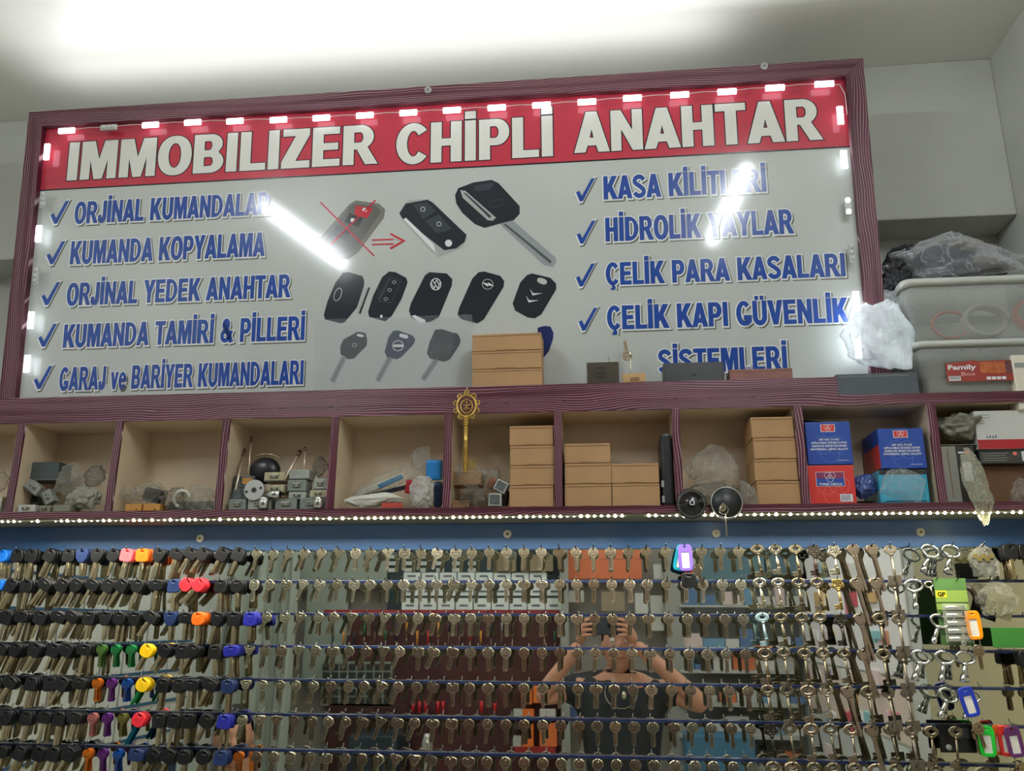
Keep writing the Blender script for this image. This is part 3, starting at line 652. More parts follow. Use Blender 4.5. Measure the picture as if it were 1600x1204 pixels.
def house(kind, m):
    mb = MB()
    cy = -8
    hd = {'round': ell(0, cy, 11.5, 11.5, 28), 'square': ell(0, cy, 12.5, 10, 28, 0, 5), 'oval': ell(0, cy, 13.5, 9.5, 28, 0, 2.6),
          'hexagon': [(-6, 2.5), (6, 2.5), (13, -6), (11, -15), (5, -19), (-5, -19), (-11, -15), (-13, -6)],
          'winged': [(-13, 1), (-9, 3), (9, 3), (13, 1), (13, -3), (8, -9), (7, -15), (-7, -15), (-8, -9), (-13, -3)],
          'tall': ell(0, cy - 1, 11, 13, 28, 0, 2.6), 'tilted': [(-4, 4), (8, 1), (13, -8), (9, -17), (3, -19), (-9, -15), (-11, -6)]}[kind]
    hole = ell(0, -.4, 2.7, 2.7, 14) if kind not in ('oval', 'square', 'tilted') else ell(0, -.8, 4.6, 2.3, 14, 0, 3)
    mb.add(shape([sc(hd), sc(hole)], .0023, .0005))
    base_n = []
    pl = {'round': ell(0, -12, 7.5, 3.6, 18, 0, 3), 'square': ell(0, -10.5, 9, 4.6, 20, 0, 5), 'oval': ell(0, -10, 9.5, 3.6, 20, 0, 4), 'hexagon': ell(0, -10, 7, 5, 6), 'winged': ell(0, -9, 4, 4, 12), 'tall': ell(0, -12, 7.2, 5, 20, 0, 3), 'tilted': ell(1, -11, 6, 4, 18, 0, 4)}[kind]
    y0 = -17 if kind != 'winged' else -13
    bl = [(-4.6, y0 + 1), (4.6, y0 + 1), (4.8, y0 - 5), (3.6, y0 - 6), (3.6, -48), (1.2, -51.5), (-1.6, -51.5), (-3.8, -48), (-3.8, y0 - 4), (-4.6, y0 - 4)]
    mb.add(shape([sc(bl)], .0019, .0003))
    nf = len(mb.bm.faces)
    mb.add(shape([sc(pl), sc([(a * .84, -10.5 + (b + 10.5) * .76) for a, b in pl])], .0027))
    mb.add(shape([sc([(-4, y0 + 1.5), (4, y0 + 1.5), (4, y0 + .3), (-4, y0 + .3)])], .0026))
    mb.box(-.0029, -.0012, y0 * mm - .030, (y0 - 3) * mm, -.0013, .0013)
    mb.box(.0006, .0022, y0 * mm - .029, (y0 - 6) * mm, -.0012, .0012)
    mb.bm.faces.ensure_lookup_table()
    for f in mb.bm.faces[nf:]: f.material_index = 1
    for v in mb.bm.verts: v.co.x *= .93; v.co.y *= .86
    me = finish(mb, 'house_key', m); me.materials.append(GROOVE); return me
def lever(m, L=62, bow=(12, 8.5), inner=(7.5, 4.6), bit=(13, 9), side=-1, ornate=False, r=2.3, second=False):
    mb = MB(); bx, by = bow; ix, iy = inner; cy = -iy
    if ornate:
        out = []
        for i in range(48):
            t = 2 * math.pi * i / 48; q = 1 + .16 * math.cos(5 * t + math.pi / 2); out.append((bx * q * math.cos(t), -9 + bx * q * .92 * math.sin(t)))
        holes = [ell(0, -1.5, 2.2, 2, 10)] + [ell(5.6 * math.cos(a), -9.5 + 5.2 * math.sin(a), 2.5, 2.3, 10) for a in (R_(10), R_(170), R_(-60), R_(-120))]
        mb.add(shape([sc(out)] + [sc(h) for h in holes], .0045, .0011)); yb = -9 - bx * .8
    else:
        mb.add(shape([sc(ell(0, cy, bx, by, 28)), sc(ell(0, cy, ix, iy, 24))], .0045, .0016)); yb = cy - by + 1
    mb.cyl((0, yb * mm, 0), (0, -L * mm, 0), r * mm, n=10)
    mb.cyl((0, (yb - 1) * mm, 0), (0, (yb - 4) * mm, 0), (r + 1.3) * mm, n=12).cyl((0, -(L - bit[1] - 5) * mm, 0), (0, -(L - bit[1] - 7) * mm, 0), (r + .8) * mm, n=12)
    w, h = bit; yb0 = -L + 2
    pts = [(0, yb0), (side * w, yb0), (side * w, yb0 + h * .35), (side * w * .7, yb0 + h * .35), (side * w * .7, yb0 + h * .55), (side * w, yb0 + h * .55), (side * w, yb0 + h), (0, yb0 + h)]
    mb.add(shape([sc(pts)], .0028, .0003))
    if second: mb.add(shape([sc([(-side * a, b) for a, b in pts])], .0028, .0003))
    return finish(mb, 'lever_key', m)
def safe_key(m, L=95):
    mb = MB(); mb.add(shape([sc(ell(0, -7, 12, 9, 28)), sc(ell(0, -5.5, 5, 4.5, 20))], .004, .001))
    mb.cyl((0, -14 * mm, 0), (0, -L * mm, 0), .0028, n=10)
    mb.box(-.014, .012, -(L - 16) * mm, -(L - 36) * mm, -.0018, .0018, bev=.0004)
    mb.cyl((0, -16 * mm, 0), (0, -19 * mm, 0), .0045, n=10)
    return finish(mb, 'safe_key', m)
def longblade(m, L=88):
    mb = MB(); mb.add(shape([sc([(-8, 3), (8, 3), (11.5, -3), (11, -9), (5, -18), (-5, -18), (-11, -9), (-11.5, -3)]), sc(ell(0, 0, 3, 2, 12))], .003, .0006))
    mb.add(shape([sc([(-4.4, -17), (4.4, -17), (3, -24), (2.4, -L), (0, -L - 4), (-2.4, -L), (-3, -24)])], .003, .0005)); mb.box(-.0012, .0012, -L * mm, -.022, -.002, .002)
    return finish(mb, 'long_key', m)
def ringkey():
    mb = MB(); pts = [(a * mm, b * mm, 0) for a, b in ell(0, -9, 17, 11, 28)]
    mb.tube(pts, .0028, 8, closed=True)
    mb.cyl((0, -.019, 0), (0, -.052, 0), .0042, n=14); mb.cyl((0, -.044, 0), (0, -.056, 0), .0062, n=8); mb.cyl((0, -.019, 0), (0, -.024, 0), .0058, n=14)
    return finish(mb, 'socket_key', chrome)
HK = {k: house(k, metal_k) for k in ('round', 'square', 'oval', 'hexagon', 'winged', 'tall', 'tilted')}
def recol(me, m):
    c = me.copy()
    if len(c.materials): c.materials[0] = m
    else: c.materials.append(m)
    return c
HKW = {k: recol(v, metal_w) for k, v in HK.items()}; HKB = {k: recol(v, metal_b) for k, v in HK.items()}
# car keys: metal blade is the root, plastic head its child
def car_blade(L, w, m):
    mb = MB(); mb.add(shape([sc([(-w / 2, -20), (w / 2, -20), (w / 2, -L + 4), (w / 2 - 2.5, -L), (-w / 2 + 1.5, -L), (-w / 2, -L + 3)])], .0026, .0004))
    mb.add(shape([sc([(-1.2, -25), (1.2, -25), (1.6, -40), (.4, -48), (1.2, -L + 3), (-1, -L + 3), (-1.6, -46), (-.6, -38)])], .0034))
    return finish(mb, 'car_key_blade', m)
def car_head(kind):
    mb = MB()
    o = {'square': ell(0, -10, 13.5, 13.5, 32, 0, 5), 'round': ell(0, -10, 13.5, 13, 32, 0, 2.5), 'bell': [(-8, 3), (8, 3), (12, -1), (14, -18), (11, -23), (-11, -23), (-14, -18), (-12, -1)], 'wide': ell(0, -8, 15.5, 10.5, 32, 0, 4), 'shield': [(-11, 3), (11, 3), (14, -3), (12, -15), (6, -24), (-6, -24), (-12, -15), (-14, -3)]}[kind]
    s_ = ell(0, -1.6, 5.2, 2.6, 16, 0, 4)
    mb.add(shape([sc(o), sc(s_)], .008, .0016)); y = -12
    mb.add(shape([sc(ell(0, y, 7, 4.4, 20, 0, 3)), sc(ell(0, y, 6, 3.5, 20, 0, 3))], .0088))
    me = mb.mesh('key_head'); me.transform(RX90); return me
CB = [car_blade(61, 6.6, blade_m), car_blade(65, 7.2, blade_m), car_blade(56, 6.4, blade_m)]
CHD = {k: car_head(k) for k in ('square', 'round', 'bell', 'wide', 'shield')}
def plastic(name, c): return mat('plastic_' + name, c, .38, spec=.4)
PC = {'black': plastic('black', (19, 20, 23)), 'blue': plastic('blue', (28, 118, 226)), 'navy': plastic('navy', (30, 48, 92)), 'royal blue': plastic('royal', (36, 42, 150)), 'red': plastic('red', (226, 44, 58)), 'pink': plastic('pink', (226, 92, 100)),
      'orange': plastic('orange', (250, 110, 24)), 'yellow': plastic('yellow', (246, 200, 20)), 'olive': plastic('olive', (108, 108, 58)), 'grey': plastic('grey', (92, 94, 92))}
AN = {n: mat('anodised_' + n, c, .28, .75) for n, c in (('green', (36, 140, 78)), ('orange', (226, 120, 26)), ('purple', (112, 48, 140)), ('blue', (30, 82, 170)), ('copper', (196, 108, 40)), ('rose', (196, 120, 116)), ('olive', (120, 118, 60)), ('teal', (16, 96, 120)), ('leaf green', (88, 132, 62)))}
AND = {}
def col_mesh(base, m, key):
    k = (base.name, key)
    if k not in AND: AND[k] = recol(base, m)
    return AND[k]
ROWN = ['top row', 'second row', 'third row', 'fourth row', 'fifth row', 'sixth row', 'bottom row']
nkey = 0; COUNT = {'house_key': 0, 'car_key': 0}; REST = {'house_key': 2, 'car_key': 3}; LEFT = []
def place(me, name, r, i, k, n, tilt, label, cat='key', head=None, hm=None, step=.0032, yaw=0, first=.052, hn='key_head', dx=0, drop=.0016):
    """k-th key (0 = front) on hook i of row r"""
    global nkey
    y = -(first - k * step)
    if name in REST and (COUNT[name] >= 298 or k >= REST[name]):
        M_ = Matrix.Translation((HX[i] + dx, y, ZR[r] - drop)) @ Euler((R_(random.uniform(-3, 2)), R_(tilt), R_(yaw))).to_matrix().to_4x4()
        LEFT.append((name, me, head, M_)); return None
    COUNT[name] = COUNT.get(name, 0) + 1
    o = new_obj(name, me); o.location = (HX[i] + dx, y, ZR[r] - drop); o.rotation_euler = (R_(random.uniform(-3, 2)), R_(tilt), R_(yaw))
    if head is not None:
        h = new_obj(hn, head, o); 
    tag(o, label, cat); o['group'] = 'keys on the %s hook of the %s' % (ordn(i + 1), ROWN[r])
    nkey += 1
    return o
def lab(desc, r, i, k, w='hook'):
    # wording stays within sixteen words
    return '%s, %s on %s hook from left, %s' % (desc, 'foremost' if k == 0 else ordn(k + 1), ordn(i + 1), ROWN[r])
# colours along the plastic-headed part; default black
SPEC = {(0, 0): 'blue', (0, 5): 'navy', (0, 8): 'pink', (0, 9): 'orange', (1, 0): 'blue', (1, 11): 'navy', (1, 12): 'red', (1, 13): 'red', (2, 11): 'navy', (2, 13): 'orange', (2, 16): 'royal blue', (3, 10): 'yellow', (3, 15): 'royal blue', (4, 10): 'yellow', (4, 15): 'navy', (5, 10): 'red', (5, 15): 'royal blue', (6, 10): 'navy', (6, 15): 'navy'}
ANO = {(3, 7): 'leaf green', (3, 8): 'green', (3, 9): 'green', (4, 7): 'orange', (4, 8): 'purple', (4, 9): 'blue', (5, 7): 'rose', (5, 8): 'purple', (5, 9): 'olive', (6, 7): 'orange', (6, 8): 'purple', (6, 9): 'blue', (6, 16): 'copper'}
HEADS = ['square', 'bell', 'round', 'wide', 'shield']
HMAT = {}
for r in range(7):
    for i in range(17):
        rnd = random.Random(r * 100 + i)
        if (r, i) in ANO:
            c = ANO[(r, i)]; me = col_mesh(HK['round'], AN[c], c); n = 3
            for k in range(n): place(me, 'anodised_key', r, i, k, n, -2 - k * 4 + rnd.uniform(-2, 2), lab(c + ' coloured metal key', r, i, k), step=.004)
            continue
        if i == 16 and (r, i) not in SPEC: continue
        c = SPEC.get((r, i), 'black'); hd = rnd.choice(HEADS)
        if c == 'blue': hd = 'round' if r == 0 else 'wide'
        if c in ('pink', 'orange') and r == 0: hd = 'square'
        if c in ('red', 'yellow') or (c == 'orange' and r == 2): hd = 'round'
        hk_ = (hd, c)
        if hk_ not in HMAT: HMAT[hk_] = recol(CHD[hd], PC[c])
        n = rnd.choice((2, 3, 3, 4, 4)) if r < 5 else rnd.choice((2, 3, 3))
        tilt = rnd.choice((0, 2, 4, 12, 22, 28)) if c not in ('blue', 'navy', 'royal blue') else 0
        if (r, i) in ((1, 12), (1, 13)): tilt = 42
        if (r, i) in ((3, 10), (4, 10), (5, 10)): tilt = 28
        bl = CB[rnd.randrange(3)]
        if (r, i) in ((4, 10), (5, 10)): bl = col_mesh(bl, AN['green' if r == 4 else 'teal'], 'b%d' % r)
        for k in range(n):
            place(bl, 'car_key', r, i, k, n, tilt - k * 1.5 + rnd.uniform(-5, 5), lab(c + ' ' + {'square': 'square-headed', 'round': 'round-headed', 'bell': 'bell-headed', 'wide': 'wide-headed', 'shield': 'shield-headed'}[hd] + ' car key', r, i, k), head=HMAT[hk_], step=.0105 if n < 5 else .009, first=.05)
# house key blanks
for r in range(7):
    for i in range(16, 45):
        if (r, i) in SPEC or (r, i) in ANO or (r == 0 and i == 41): continue
        rnd = random.Random(5000 + r * 100 + i)
        if i < 27: kd = rnd.choice(('round', 'hexagon', 'square', 'winged', 'tall', 'tilted', 'round'))
        elif i < 29: kd = rnd.choice(('square', 'oval'))
        else: kd = rnd.choice(('round', 'round', 'round', 'oval', 'round', 'hexagon' if r > 2 else 'round'))
        if r == 0 and i == 21: kd = 'winged'
        src, w = (HKW, 'bright') if (r < 2 and rnd.random() < .45) else ((HKB, 'brownish') if rnd.random() < .22 else (HK, 'nickel'))
        n = rnd.choice((1, 2, 2, 3))
        tilt = rnd.choice((0, 0, 0, 2, 3)) if i > 28 else rnd.choice((0, 2, 3, 10, 16, 22))
        for k in range(n): place(src[kd], 'house_key', r, i, k, n, tilt + rnd.uniform(-3, 3) - k * 1.5, lab(w + ' ' + kd + '-headed house key blank', r, i, k), step=.0036, first=.046 if n > 1 else .04)
# lever keys
LV = {'plain': lever(metal_old), 'long': lever(metal_old, 72, (12, 9), (7, 5), (15, 10)), 'thin': lever(metal_k, 58, (12, 8), (7.5, 4.4), (11, 9), r=1.9), 'dark ornate': lever(metal_dark, 60, (12, 9), ornate=True, r=3), 'ornate': lever(metal_k, 58, (12, 9), ornate=True), 'wide': lever(metal_b, 66, (14, 10), (9, 6), (15, 10)), 'blue': recol(lever(metal_k, 62), mat('pale_blue_key', (150, 178, 186), .4, .6)),
      'double-bit': lever(metal_old, 78, (13, 10), (8, 6), (14, 12), second=True, r=2.6), 'brass': lever(mat('old_brass', (168, 144, 84), .35, 1), 60, (11, 9), ornate=True, r=2.4)}
SAFE = safe_key(steelk); LONG = longblade(metal_b); RK = ringkey()
LVR = [['plain', 'thin', 'plain', 'dark ornate', 'ornate', 'flat', 'flat', 'safe'], ['thin', 'thin', 'plain', 'plain', 'brass', 'flat', 'flat', 'safe'], ['blue', 'plain', 'long', 'plain', 'dark ornate', 'flat', 'double-bit', 'safe'],
       ['wide', 'long', 'long', 'long', 'plain', 'flat', 'double-bit', 'safe'], ['plain', 'long', 'wide', 'thin', 'flat', 'double-bit', 'safe', 'safe'], ['dark ornate', 'long', 'wide', 'plain', 'wide', 'flat', 'long', 'safe'], ['long', 'wide', 'plain', 'long', 'plain', 'wide', 'long', 'double-bit']]
for r in range(7):
    for j in range(8):
        i = 45 + j; kd = LVR[r][j]; rnd = random.Random(900 + r * 10 + j)
        if kd == 'flat': me, nm, d, n = LONG, 'long_key', 'long flat-bladed steel key', 3
        elif kd == 'safe': me, nm, d, n = SAFE, 'safe_key', 'long steel safe key with square bit', 1
        else: me, nm, d, n = LV[kd], 'lever_key', (kd + ' bowed lever lock key'), rnd.choice((1, 2, 3))
        for k in range(n): place(me, nm, r, i, k, n, -4 - k * 3 + rnd.uniform(-3, 2) - (4 if kd == 'flat' else 0), lab(d, r, i, k), step=.006, drop=.0 if kd in ('safe', 'flat') else .0)
# chrome socket keys, tags, cards and bags at the right end
for r, i, n, tl in ((0, 54, 1, 25), (0, 55, 3, 20), (1, 53, 1, 0), (2, 54, 1, 22), (2, 55, 1, 5), (3, 53, 2, 22), (3, 54, 1, 15), (3, 55, 3, 15), (4, 54, 2, 28), (4, 55, 1, 20)):
    for k in range(n): place(RK, 'socket_key', r, i, k, n, tl - k * 6, lab('chrome ring-bowed socket key', r, i, k), step=.008, drop=.002)
for r, i, n in ((5, 53, 2), (5, 54, 1), (6, 53, 2), (6, 54, 1), (6, 55, 2)):
    for k in range(n): place(LV['wide'] if k else LV['long'], 'lever_key', r, i, k, n, 3 - k * 8, lab('wide oval-bowed steel lever key', r, i, k), step=.007)
for r, i, n in ((0, 57, 3), (0, 58, 3), (3, 57, 3), (3, 58, 3)):
    c = 'black'
    for k in range(n):
        if ('square', c) not in HMAT: HMAT[('square', c)] = recol(CHD['square'], PC[c])
        place(CB[1], 'car_key', r, i, k, n, -k * 2, lab('black square-headed car key', r, i, k), head=HMAT[('square', c)], step=.010, first=.05)
for r, i, n in ((4, 57, 2), (4, 58, 2), (6, 56, 2), (6, 57, 1), (6, 58, 2), (5, 55, 2)):
    for k in range(n): place(HKB['tall'], 'house_key', r, i, k, n, -k * 3, lab('brownish tall-headed house key blank', r, i, k), step=.005)
for nm_, lb_, sn in (('car_key', 'remaining black-headed car keys at the very back of their hooks', 'car_keys_at_back'), ('house_key', 'remaining house key blanks at the very back of their hooks', 'house_keys_at_back')):
    by = {}
    mb = None
    tot = bmesh.new(); ml = []
    for n_, me, hd, M_ in LEFT:
        if n_ != nm_: continue
        for m_ in (me, hd):
            if m_ is None: continue
            for mt in m_.materials:
                if mt not in ml: ml.append(mt)
            v0 = len(tot.verts); f0 = len(tot.faces); tot.from_mesh(m_); tot.verts.ensure_lookup_table(); tot.faces.ensure_lookup_table()
            for v in tot.verts[v0:]: v.co = M_ @ v.co
            for f in tot.faces[f0:]: f.material_index = ml.index(m_.materials[min(f.material_index, len(m_.materials) - 1)])
    if not ml: continue
    me = bpy.data.meshes.new(sn); tot.to_mesh(me); tot.free()
    for m_ in ml: me.materials.append(m_)
    o = new_obj(sn, me); tag(o, lb_, 'keys', None, 'stuff')
def key_tag(r, i, color, cname, k=0, tilt=0, z=-.008, key=True, y=.055, dx=0, px=None):
    if px: dx = P(px, {0: 870, 2: 975, 4: 1085, 5: 1140}[r], Y=-y).x - HX[i]
    t = empty('key_tag', (HX[i] + dx, -y + .012 * k, ZR[r] + .003 + z + .008)); t.rotation_euler = (0, R_(tilt), R_(-8 * k))
    m = mat('tag_' + cname, color, .3, spec=.5)
    mb = MB(); mb.add(shape([sc(ell(0, -25, 14, 27, 32, 0, 5)), sc(ell(0, -3.5, 5, 2, 14)), sc(ell(0, -30, 8.5, 17, 24, 0, 12))], .004, .001)); me = mb.mesh('f'); me.transform(RX90)
    new_obj('tag_frame', me, t, m)
    me = shape([sc(ell(0, -30, 9, 17.5, 24, 0, 12))], .0012); me.transform(RX90); new_obj('paper_insert', me, t, mat('paper_white', (232, 230, 222), .6))
    if key:
        MB().tube([(.006 * math.cos(a), 0, -.058 + .008 * math.sin(a)) for a in [2 * math.pi * q / 16 for q in range(16)]], .0008, 5, closed=True).build('ring', metal_w, t)
        kk = new_obj('key', HKB['tall'], t); kk.location = (0, -.001, -.066)
    tag(t, '%s plastic key tag with white label%s, %s, %s hook from the left' % (cname, ' foremost' if k == 0 else ' behind', ROWN[r], ordn(i + 1)), 'key tag')
key_tag(0, 41, (108, 84, 178), 'violet', tilt=-2, key=False)
key_tag(0, 41, (20, 150, 178), 'teal', k=1, tilt=14, key=False)
key_tag(2, 56, (244, 150, 12), 'orange', tilt=-3, z=-.004, px=1520)
key_tag(4, 55, (26, 56, 176), 'blue', tilt=-12, y=.06, px=1508)
key_tag(5, 57, (24, 200, 60), 'green', key=False, px=1540); key_tag(5, 57, (30, 190, 60), 'lime green', k=1, key=False, tilt=5, px=1543)
key_tag(5, 58, (96, 44, 104), 'plum', tilt=-6, px=1580); key_tag(5, 58, (220, 52, 40), 'scarlet', k=1, key=False, tilt=-2, px=1574); key_tag(5, 58, (236, 110, 40), 'amber', k=2, key=False, tilt=4, px=1571)
# red carabiner and small black keys under the violet tag
t = empty('carabiner', (HX[41] + .006, -.047, ZR[0] - .04)); MB().tube([(.007 * math.cos(a), 0, .018 * math.sin(a)) for a in [2 * math.pi * q / 20 for q in range(20)]], .0022, 7, closed=True).build('clip', mat('red_anodised', (206, 24, 34), .25, .5), t)
new_obj('key', HMAT[('square', 'black')], t).location = (.0, -.004, -.018)
kx = new_obj('key', HKB['tall'], t); kx.location = (.014, 0, .0); kx.rotation_euler = (0, R_(-25), 0)
tag(t, 'red metal carabiner holding small dark keys beneath the violet tag', 'carabiner')
# battery blister card
def card_holder(): pass
p0 = P(1469, 903, Y=-.05); p1 = P(1511, 1008, Y=-.05)
t = empty('battery_card', ((p0.x + p1.x) / 2, -.05, p0.z)); hgt = p0.z - p1.z; w = .062
grn = mat('card_green', (78, 116, 62), .45); ylw = mat('card_yellow', (226, 206, 30), .4)
MB().box(-w / 2, w / 2, 0, .0008, -hgt, 0).build('card', grn, t)
MB().box(-w / 2, w / 2, -.0004, 0, -.066, -.024).build('upper_print', mat('card_lime', (124, 150, 70), .45), t)
me = text_me('GP', .016, .009, .05, 0); me.transform(front_m((-w / 2 + .004, -.0012, -.036))); new_obj('lettering', me, t, mat('print_ink', (40, 50, 20), .4))
MB().box(-w / 2 + .002, -w / 2 + .022, -.0008, -.0004, -.038, -.025).build('yellow_patch', ylw, t)
for k in range(5):
    zc = -.058 - k * (hgt - .066) / 4.3
    MB().cyl((-.018, -.005, zc), (.018, -.005, zc), .0052, n=14).build('battery', mat('battery_steel', (206, 206, 196), .25, .8), t)
    MB().box(-.022, .024, -.0106, 0, zc - .0075, zc + .0075, bev=.003).build('blister', film('blister_clear', (220, 230, 220), .8, .08, .2, 60), t)
    MB().box(-w / 2, w / 2, -.0011, -.0007, zc + .0095, zc + .0108).build('perforation', mat('dark_green', (30, 60, 30), .5), t)
tag(t, 'green blister card of five small batteries marked GP, hanging among the chrome keys', 'battery pack')
# bags
def bag(name, x0, y0, x1, y1, Y, th, m, seed=0, rot=0, taper=0, amp=.18, label=None, cat='bag', sub=3, freq=2.2):
    a = P(x0, y1, Y=Y); b = P(x1, y0, Y=Y)
    if SB - .01 < a.z and b.z < ST and name != 'plastic_tongue':
        mx_ = (a.x + b.x) / 2; lo = max(x for x in DIV + [-9] if x < mx_) + .009; hi = min(x for x in DIV + [XR] if x > mx_) - .009
        a.x = max(a.x, lo); b.x = min(b.x, hi); a.z = max(a.z, SB + .001)
    cx, cz = (a.x + b.x) / 2, (a.z + b.z) / 2; w, h = (b.x - a.x) / 2, (b.z - a.z) / 2
    bm = bmesh.new(); bmesh.ops.create_icosphere(bm, subdivisions=sub + 2, radius=1); rs = random.Random(seed)
    pls = []
    for q in range(26):   # random facets give the crumpled folds
        d_ = Vector((rs.uniform(-1, 1), rs.uniform(-1, 1) * .8, rs.uniform(-1, 1))).normalized(); pls.append((d_, rs.uniform(.62, .98)))
    for v in bm.verts:
        c = v.co.copy(); r_ = 1.25
        for d_, h_ in pls:
            q = c.dot(d_)
            if q > .15: r_ = min(r_, h_ / q)
        n1 = noise.noise(c * freq * 1.4 + Vector((seed * 3.1, 0, 0))); n2 = noise.ridged_multi_fractal(c * freq * 1.3 + Vector((0, seed * 1.7, 0)), .8, 2.1, 4, 1.0, 2.0)
        r_ *= 1 + n1 * amp * 1.3 + (n2 - 1.1) * amp * .55
        p_ = c * r_
        x, z = p_.x * 1.08, p_.z * 1.08; x *= 1 - taper * max(z, 0)
        v.co = Vector((max(-1, min(1, x)) * w, p_.y * th / 2, max(-1, min(1, z)) * h))
    if rot:
        for v in bm.verts: v.co = Matrix.Rotation(R_(rot), 3, 'Y') @ v.co
    me = bpy.data.meshes.new(name); bm.to_mesh(me); bm.free()
    for p in me.polygons: p.use_smooth = True
    o = new_obj(name, me, None, m, (cx, Y, cz))
    if label: tag(o, label, cat)
    return o
clear = film('clear_plastic', (184, 184, 172), .8, .12, 1.0, 30)
greyf = film('grey_plastic_film', (120, 116, 104), .5, .2, .9, 26)
whitef = film('white_film', (236, 242, 246), .12, .3, .8, 14)
bag('zip_bag', 1515, 846, 1556, 906, -.04, .012, clear, 1, label='clear zip bag of small brass parts hanging on the top row at right', cat='bag')
MB().box(-.022, .022, -.002, .002, -.015, .018, bev=.001).build('parts_card', mat('dark_grey_card', (58, 62, 58), .5)).location = P(1537, 889, Y=-.04); tag(bpy.data.objects['parts_card'], 'dark grey card inside the hanging zip bag', 'card')
for k in range(5):
    o = MB().cyl((0, -.002, 0), (0, .002, 0), .005, n=12).build('brass_disc', mat('brass', (196, 180, 120), .3, 1)); o.location = P(1524 + k * 6.2, 868 + (k % 2) * 5, Y=-.045)
    tag(o, 'small brass disc in the hanging zip bag, %s of five from its left' % ordn(k + 1), 'disc')
bag('zip_bag', 1527, 908, 1592, 962, -.035, .01, clear, 2, label='flat clear bag holding a square plate, hanging at right on the second row', cat='bag')
pl_ = MB().box(-.026, .026, -.001, .001, -.024, .024).build('square_plate', mat('olive_plate', (120, 118, 86), .5)); pl_.location = P(1562, 946, Y=-.032); pl_.rotation_euler = (0, R_(20), 0); tag(pl_, 'olive square plate tilted inside the flat clear bag', 'plate')
gp = MB().box(-.04, .03, -.002, .002, -.026, .012, bev=.001).build('green_packet', mat('packet_green', (58, 128, 54), .35)); gp.location = P(1582, 990, Y=-.05); tag(gp, 'bright green packet hanging at the right edge below the clear bag', 'packet')
ep = empty('curved_handle_piece', (P(1516, 925, Y=-.03))); mb = MB().tube([(-.008, 0, .012), (.004, 0, .004), (.01, 0, -.012), (.011, 0, -.03)], .0055, 8); mb.build('grip', mat('dark_brown_metal', (66, 58, 50), .4, .6), ep); tag(ep, 'dark brown curved handle hanging beside the battery card', 'handle')
bt = empty('bottle_opener_key', P(1451, 908, Y=-.04)); MB().tube([(a * mm, 0, b * mm) for a, b in ell(0, -6, 8, 6, 18)], .002, 6, closed=True).cyl((.002, 0, -.012), (.007, 0, -.028), .002, n=8).build('opener', metal_w, bt); tag(bt, 'small silver ring-headed key below the first chrome socket key', 'key')
rp = empty('remote_packet', P(1496, 1150, Y=-.03))
MB().box(-.034, .034, 0, .006, -.03, .024, bev=.002).build('backing', mat('black_plastic', (26, 27, 28), .3), rp); MB().ball((-.02, -.004, -.02), .006, 12, (1, .5, 1)).build('dial', mat('pale_plastic', (170, 172, 168), .35), rp); MB().box(-.01, .022, -.006, 0, -.004, .016, bev=.002).build('casing', mat('dark_casing', (50, 50, 50), .35), rp)
tag(rp, 'black packaged lock cylinder hanging beneath the blue key tag', 'packet')
# ------------------------------------------------------------------ things in the compartments
kraft = mat('kraft_board', (176, 138, 96), .75, noise_amt=.08, noise_scale=18); kraft_d = mat('kraft_edge', (128, 94, 60), .8)
YF_ = -.122
def dims(x0, y0, x1, y1, Y=YF_):
    a = P(x0, y1, Y=Y); b = P(x1, y0, Y=Y); return a.x, b.x, a.z, b.z
def clampx(a, b):
    c = (a + b) / 2
    lo = max([x for x in DIV if x < c] or [-9]) + .0098; hi = min([x for x in DIV if x > c] or [XR - .01]) - .0098
    return max(a, lo), min(b, hi)
def carton(X0, X1, z0, z1, Yf, dep, label, group=None):
    t = empty('carton', ((X0 + X1) / 2, Yf + dep / 2, z0)); w = (X1 - X0) / 2; h = z1 - z0; t.rotation_euler = (0, 0, R_(random.uniform(-1.2, 1.2)))
    MB().box(-w, w, -dep / 2, dep / 2, .0003, h - .0008, bev=.0012).build('box_body', kraft, t)
    MB().box(-w + .001, w - .001, -dep / 2 - .0006, -dep / 2, h - .0065, h - .0052).box(-w * .3, w * .3, -dep / 2 - .0008, -dep / 2, .002, .0026).build('flap_seam', kraft_d, t)
    tag(t, label, 'box', group)
PLACE = ['lowest', 'second from bottom', 'second from top', 'topmost']
def stack(xs, ys, words, Y=YF_, dep=.10, base=None):
    X0, X1, _, _ = dims(xs[0], 700, xs[1], ys[0], Y); X0, X1 = (X0, X1) if base else clampx(X0, X1); z = base if base is not None else SB
    n = len(ys) - 1
    for k in range(n):
        z1 = P(800, ys[k + 1], Y=Y).z if base is None else base + (P(xs[0], ys[k + 1], Y=Y).z - P(xs[0], ys[0], Y=Y).z)
        o = random.uniform(-.001, .001); pos = {0: 'lowest', n - 1: 'topmost'}.get(k, PLACE[k] if k < 2 else 'third from bottom')
        carton(X0 + o, X1 + o, z, z1, Y, dep, 'plain brown carton, %s in the stack %s' % (pos, words)); z = z1
stack((796, 867), (790, 758, 727, 696, 665), 'of four right of the gold key')
stack((883, 954), (788, 757, 725, 694), 'of three left of the low pair')
stack((957, 1028), (788, 757, 726), 'of two beside the black case')
stack((1183, 1253), (788, 756, 723, 691, 659), 'of four left of the blue boxes')
stack((737, 847), (599, 571, 543, 516), 'of three before the sign', Y=-.118, dep=.06, base=2.1075)
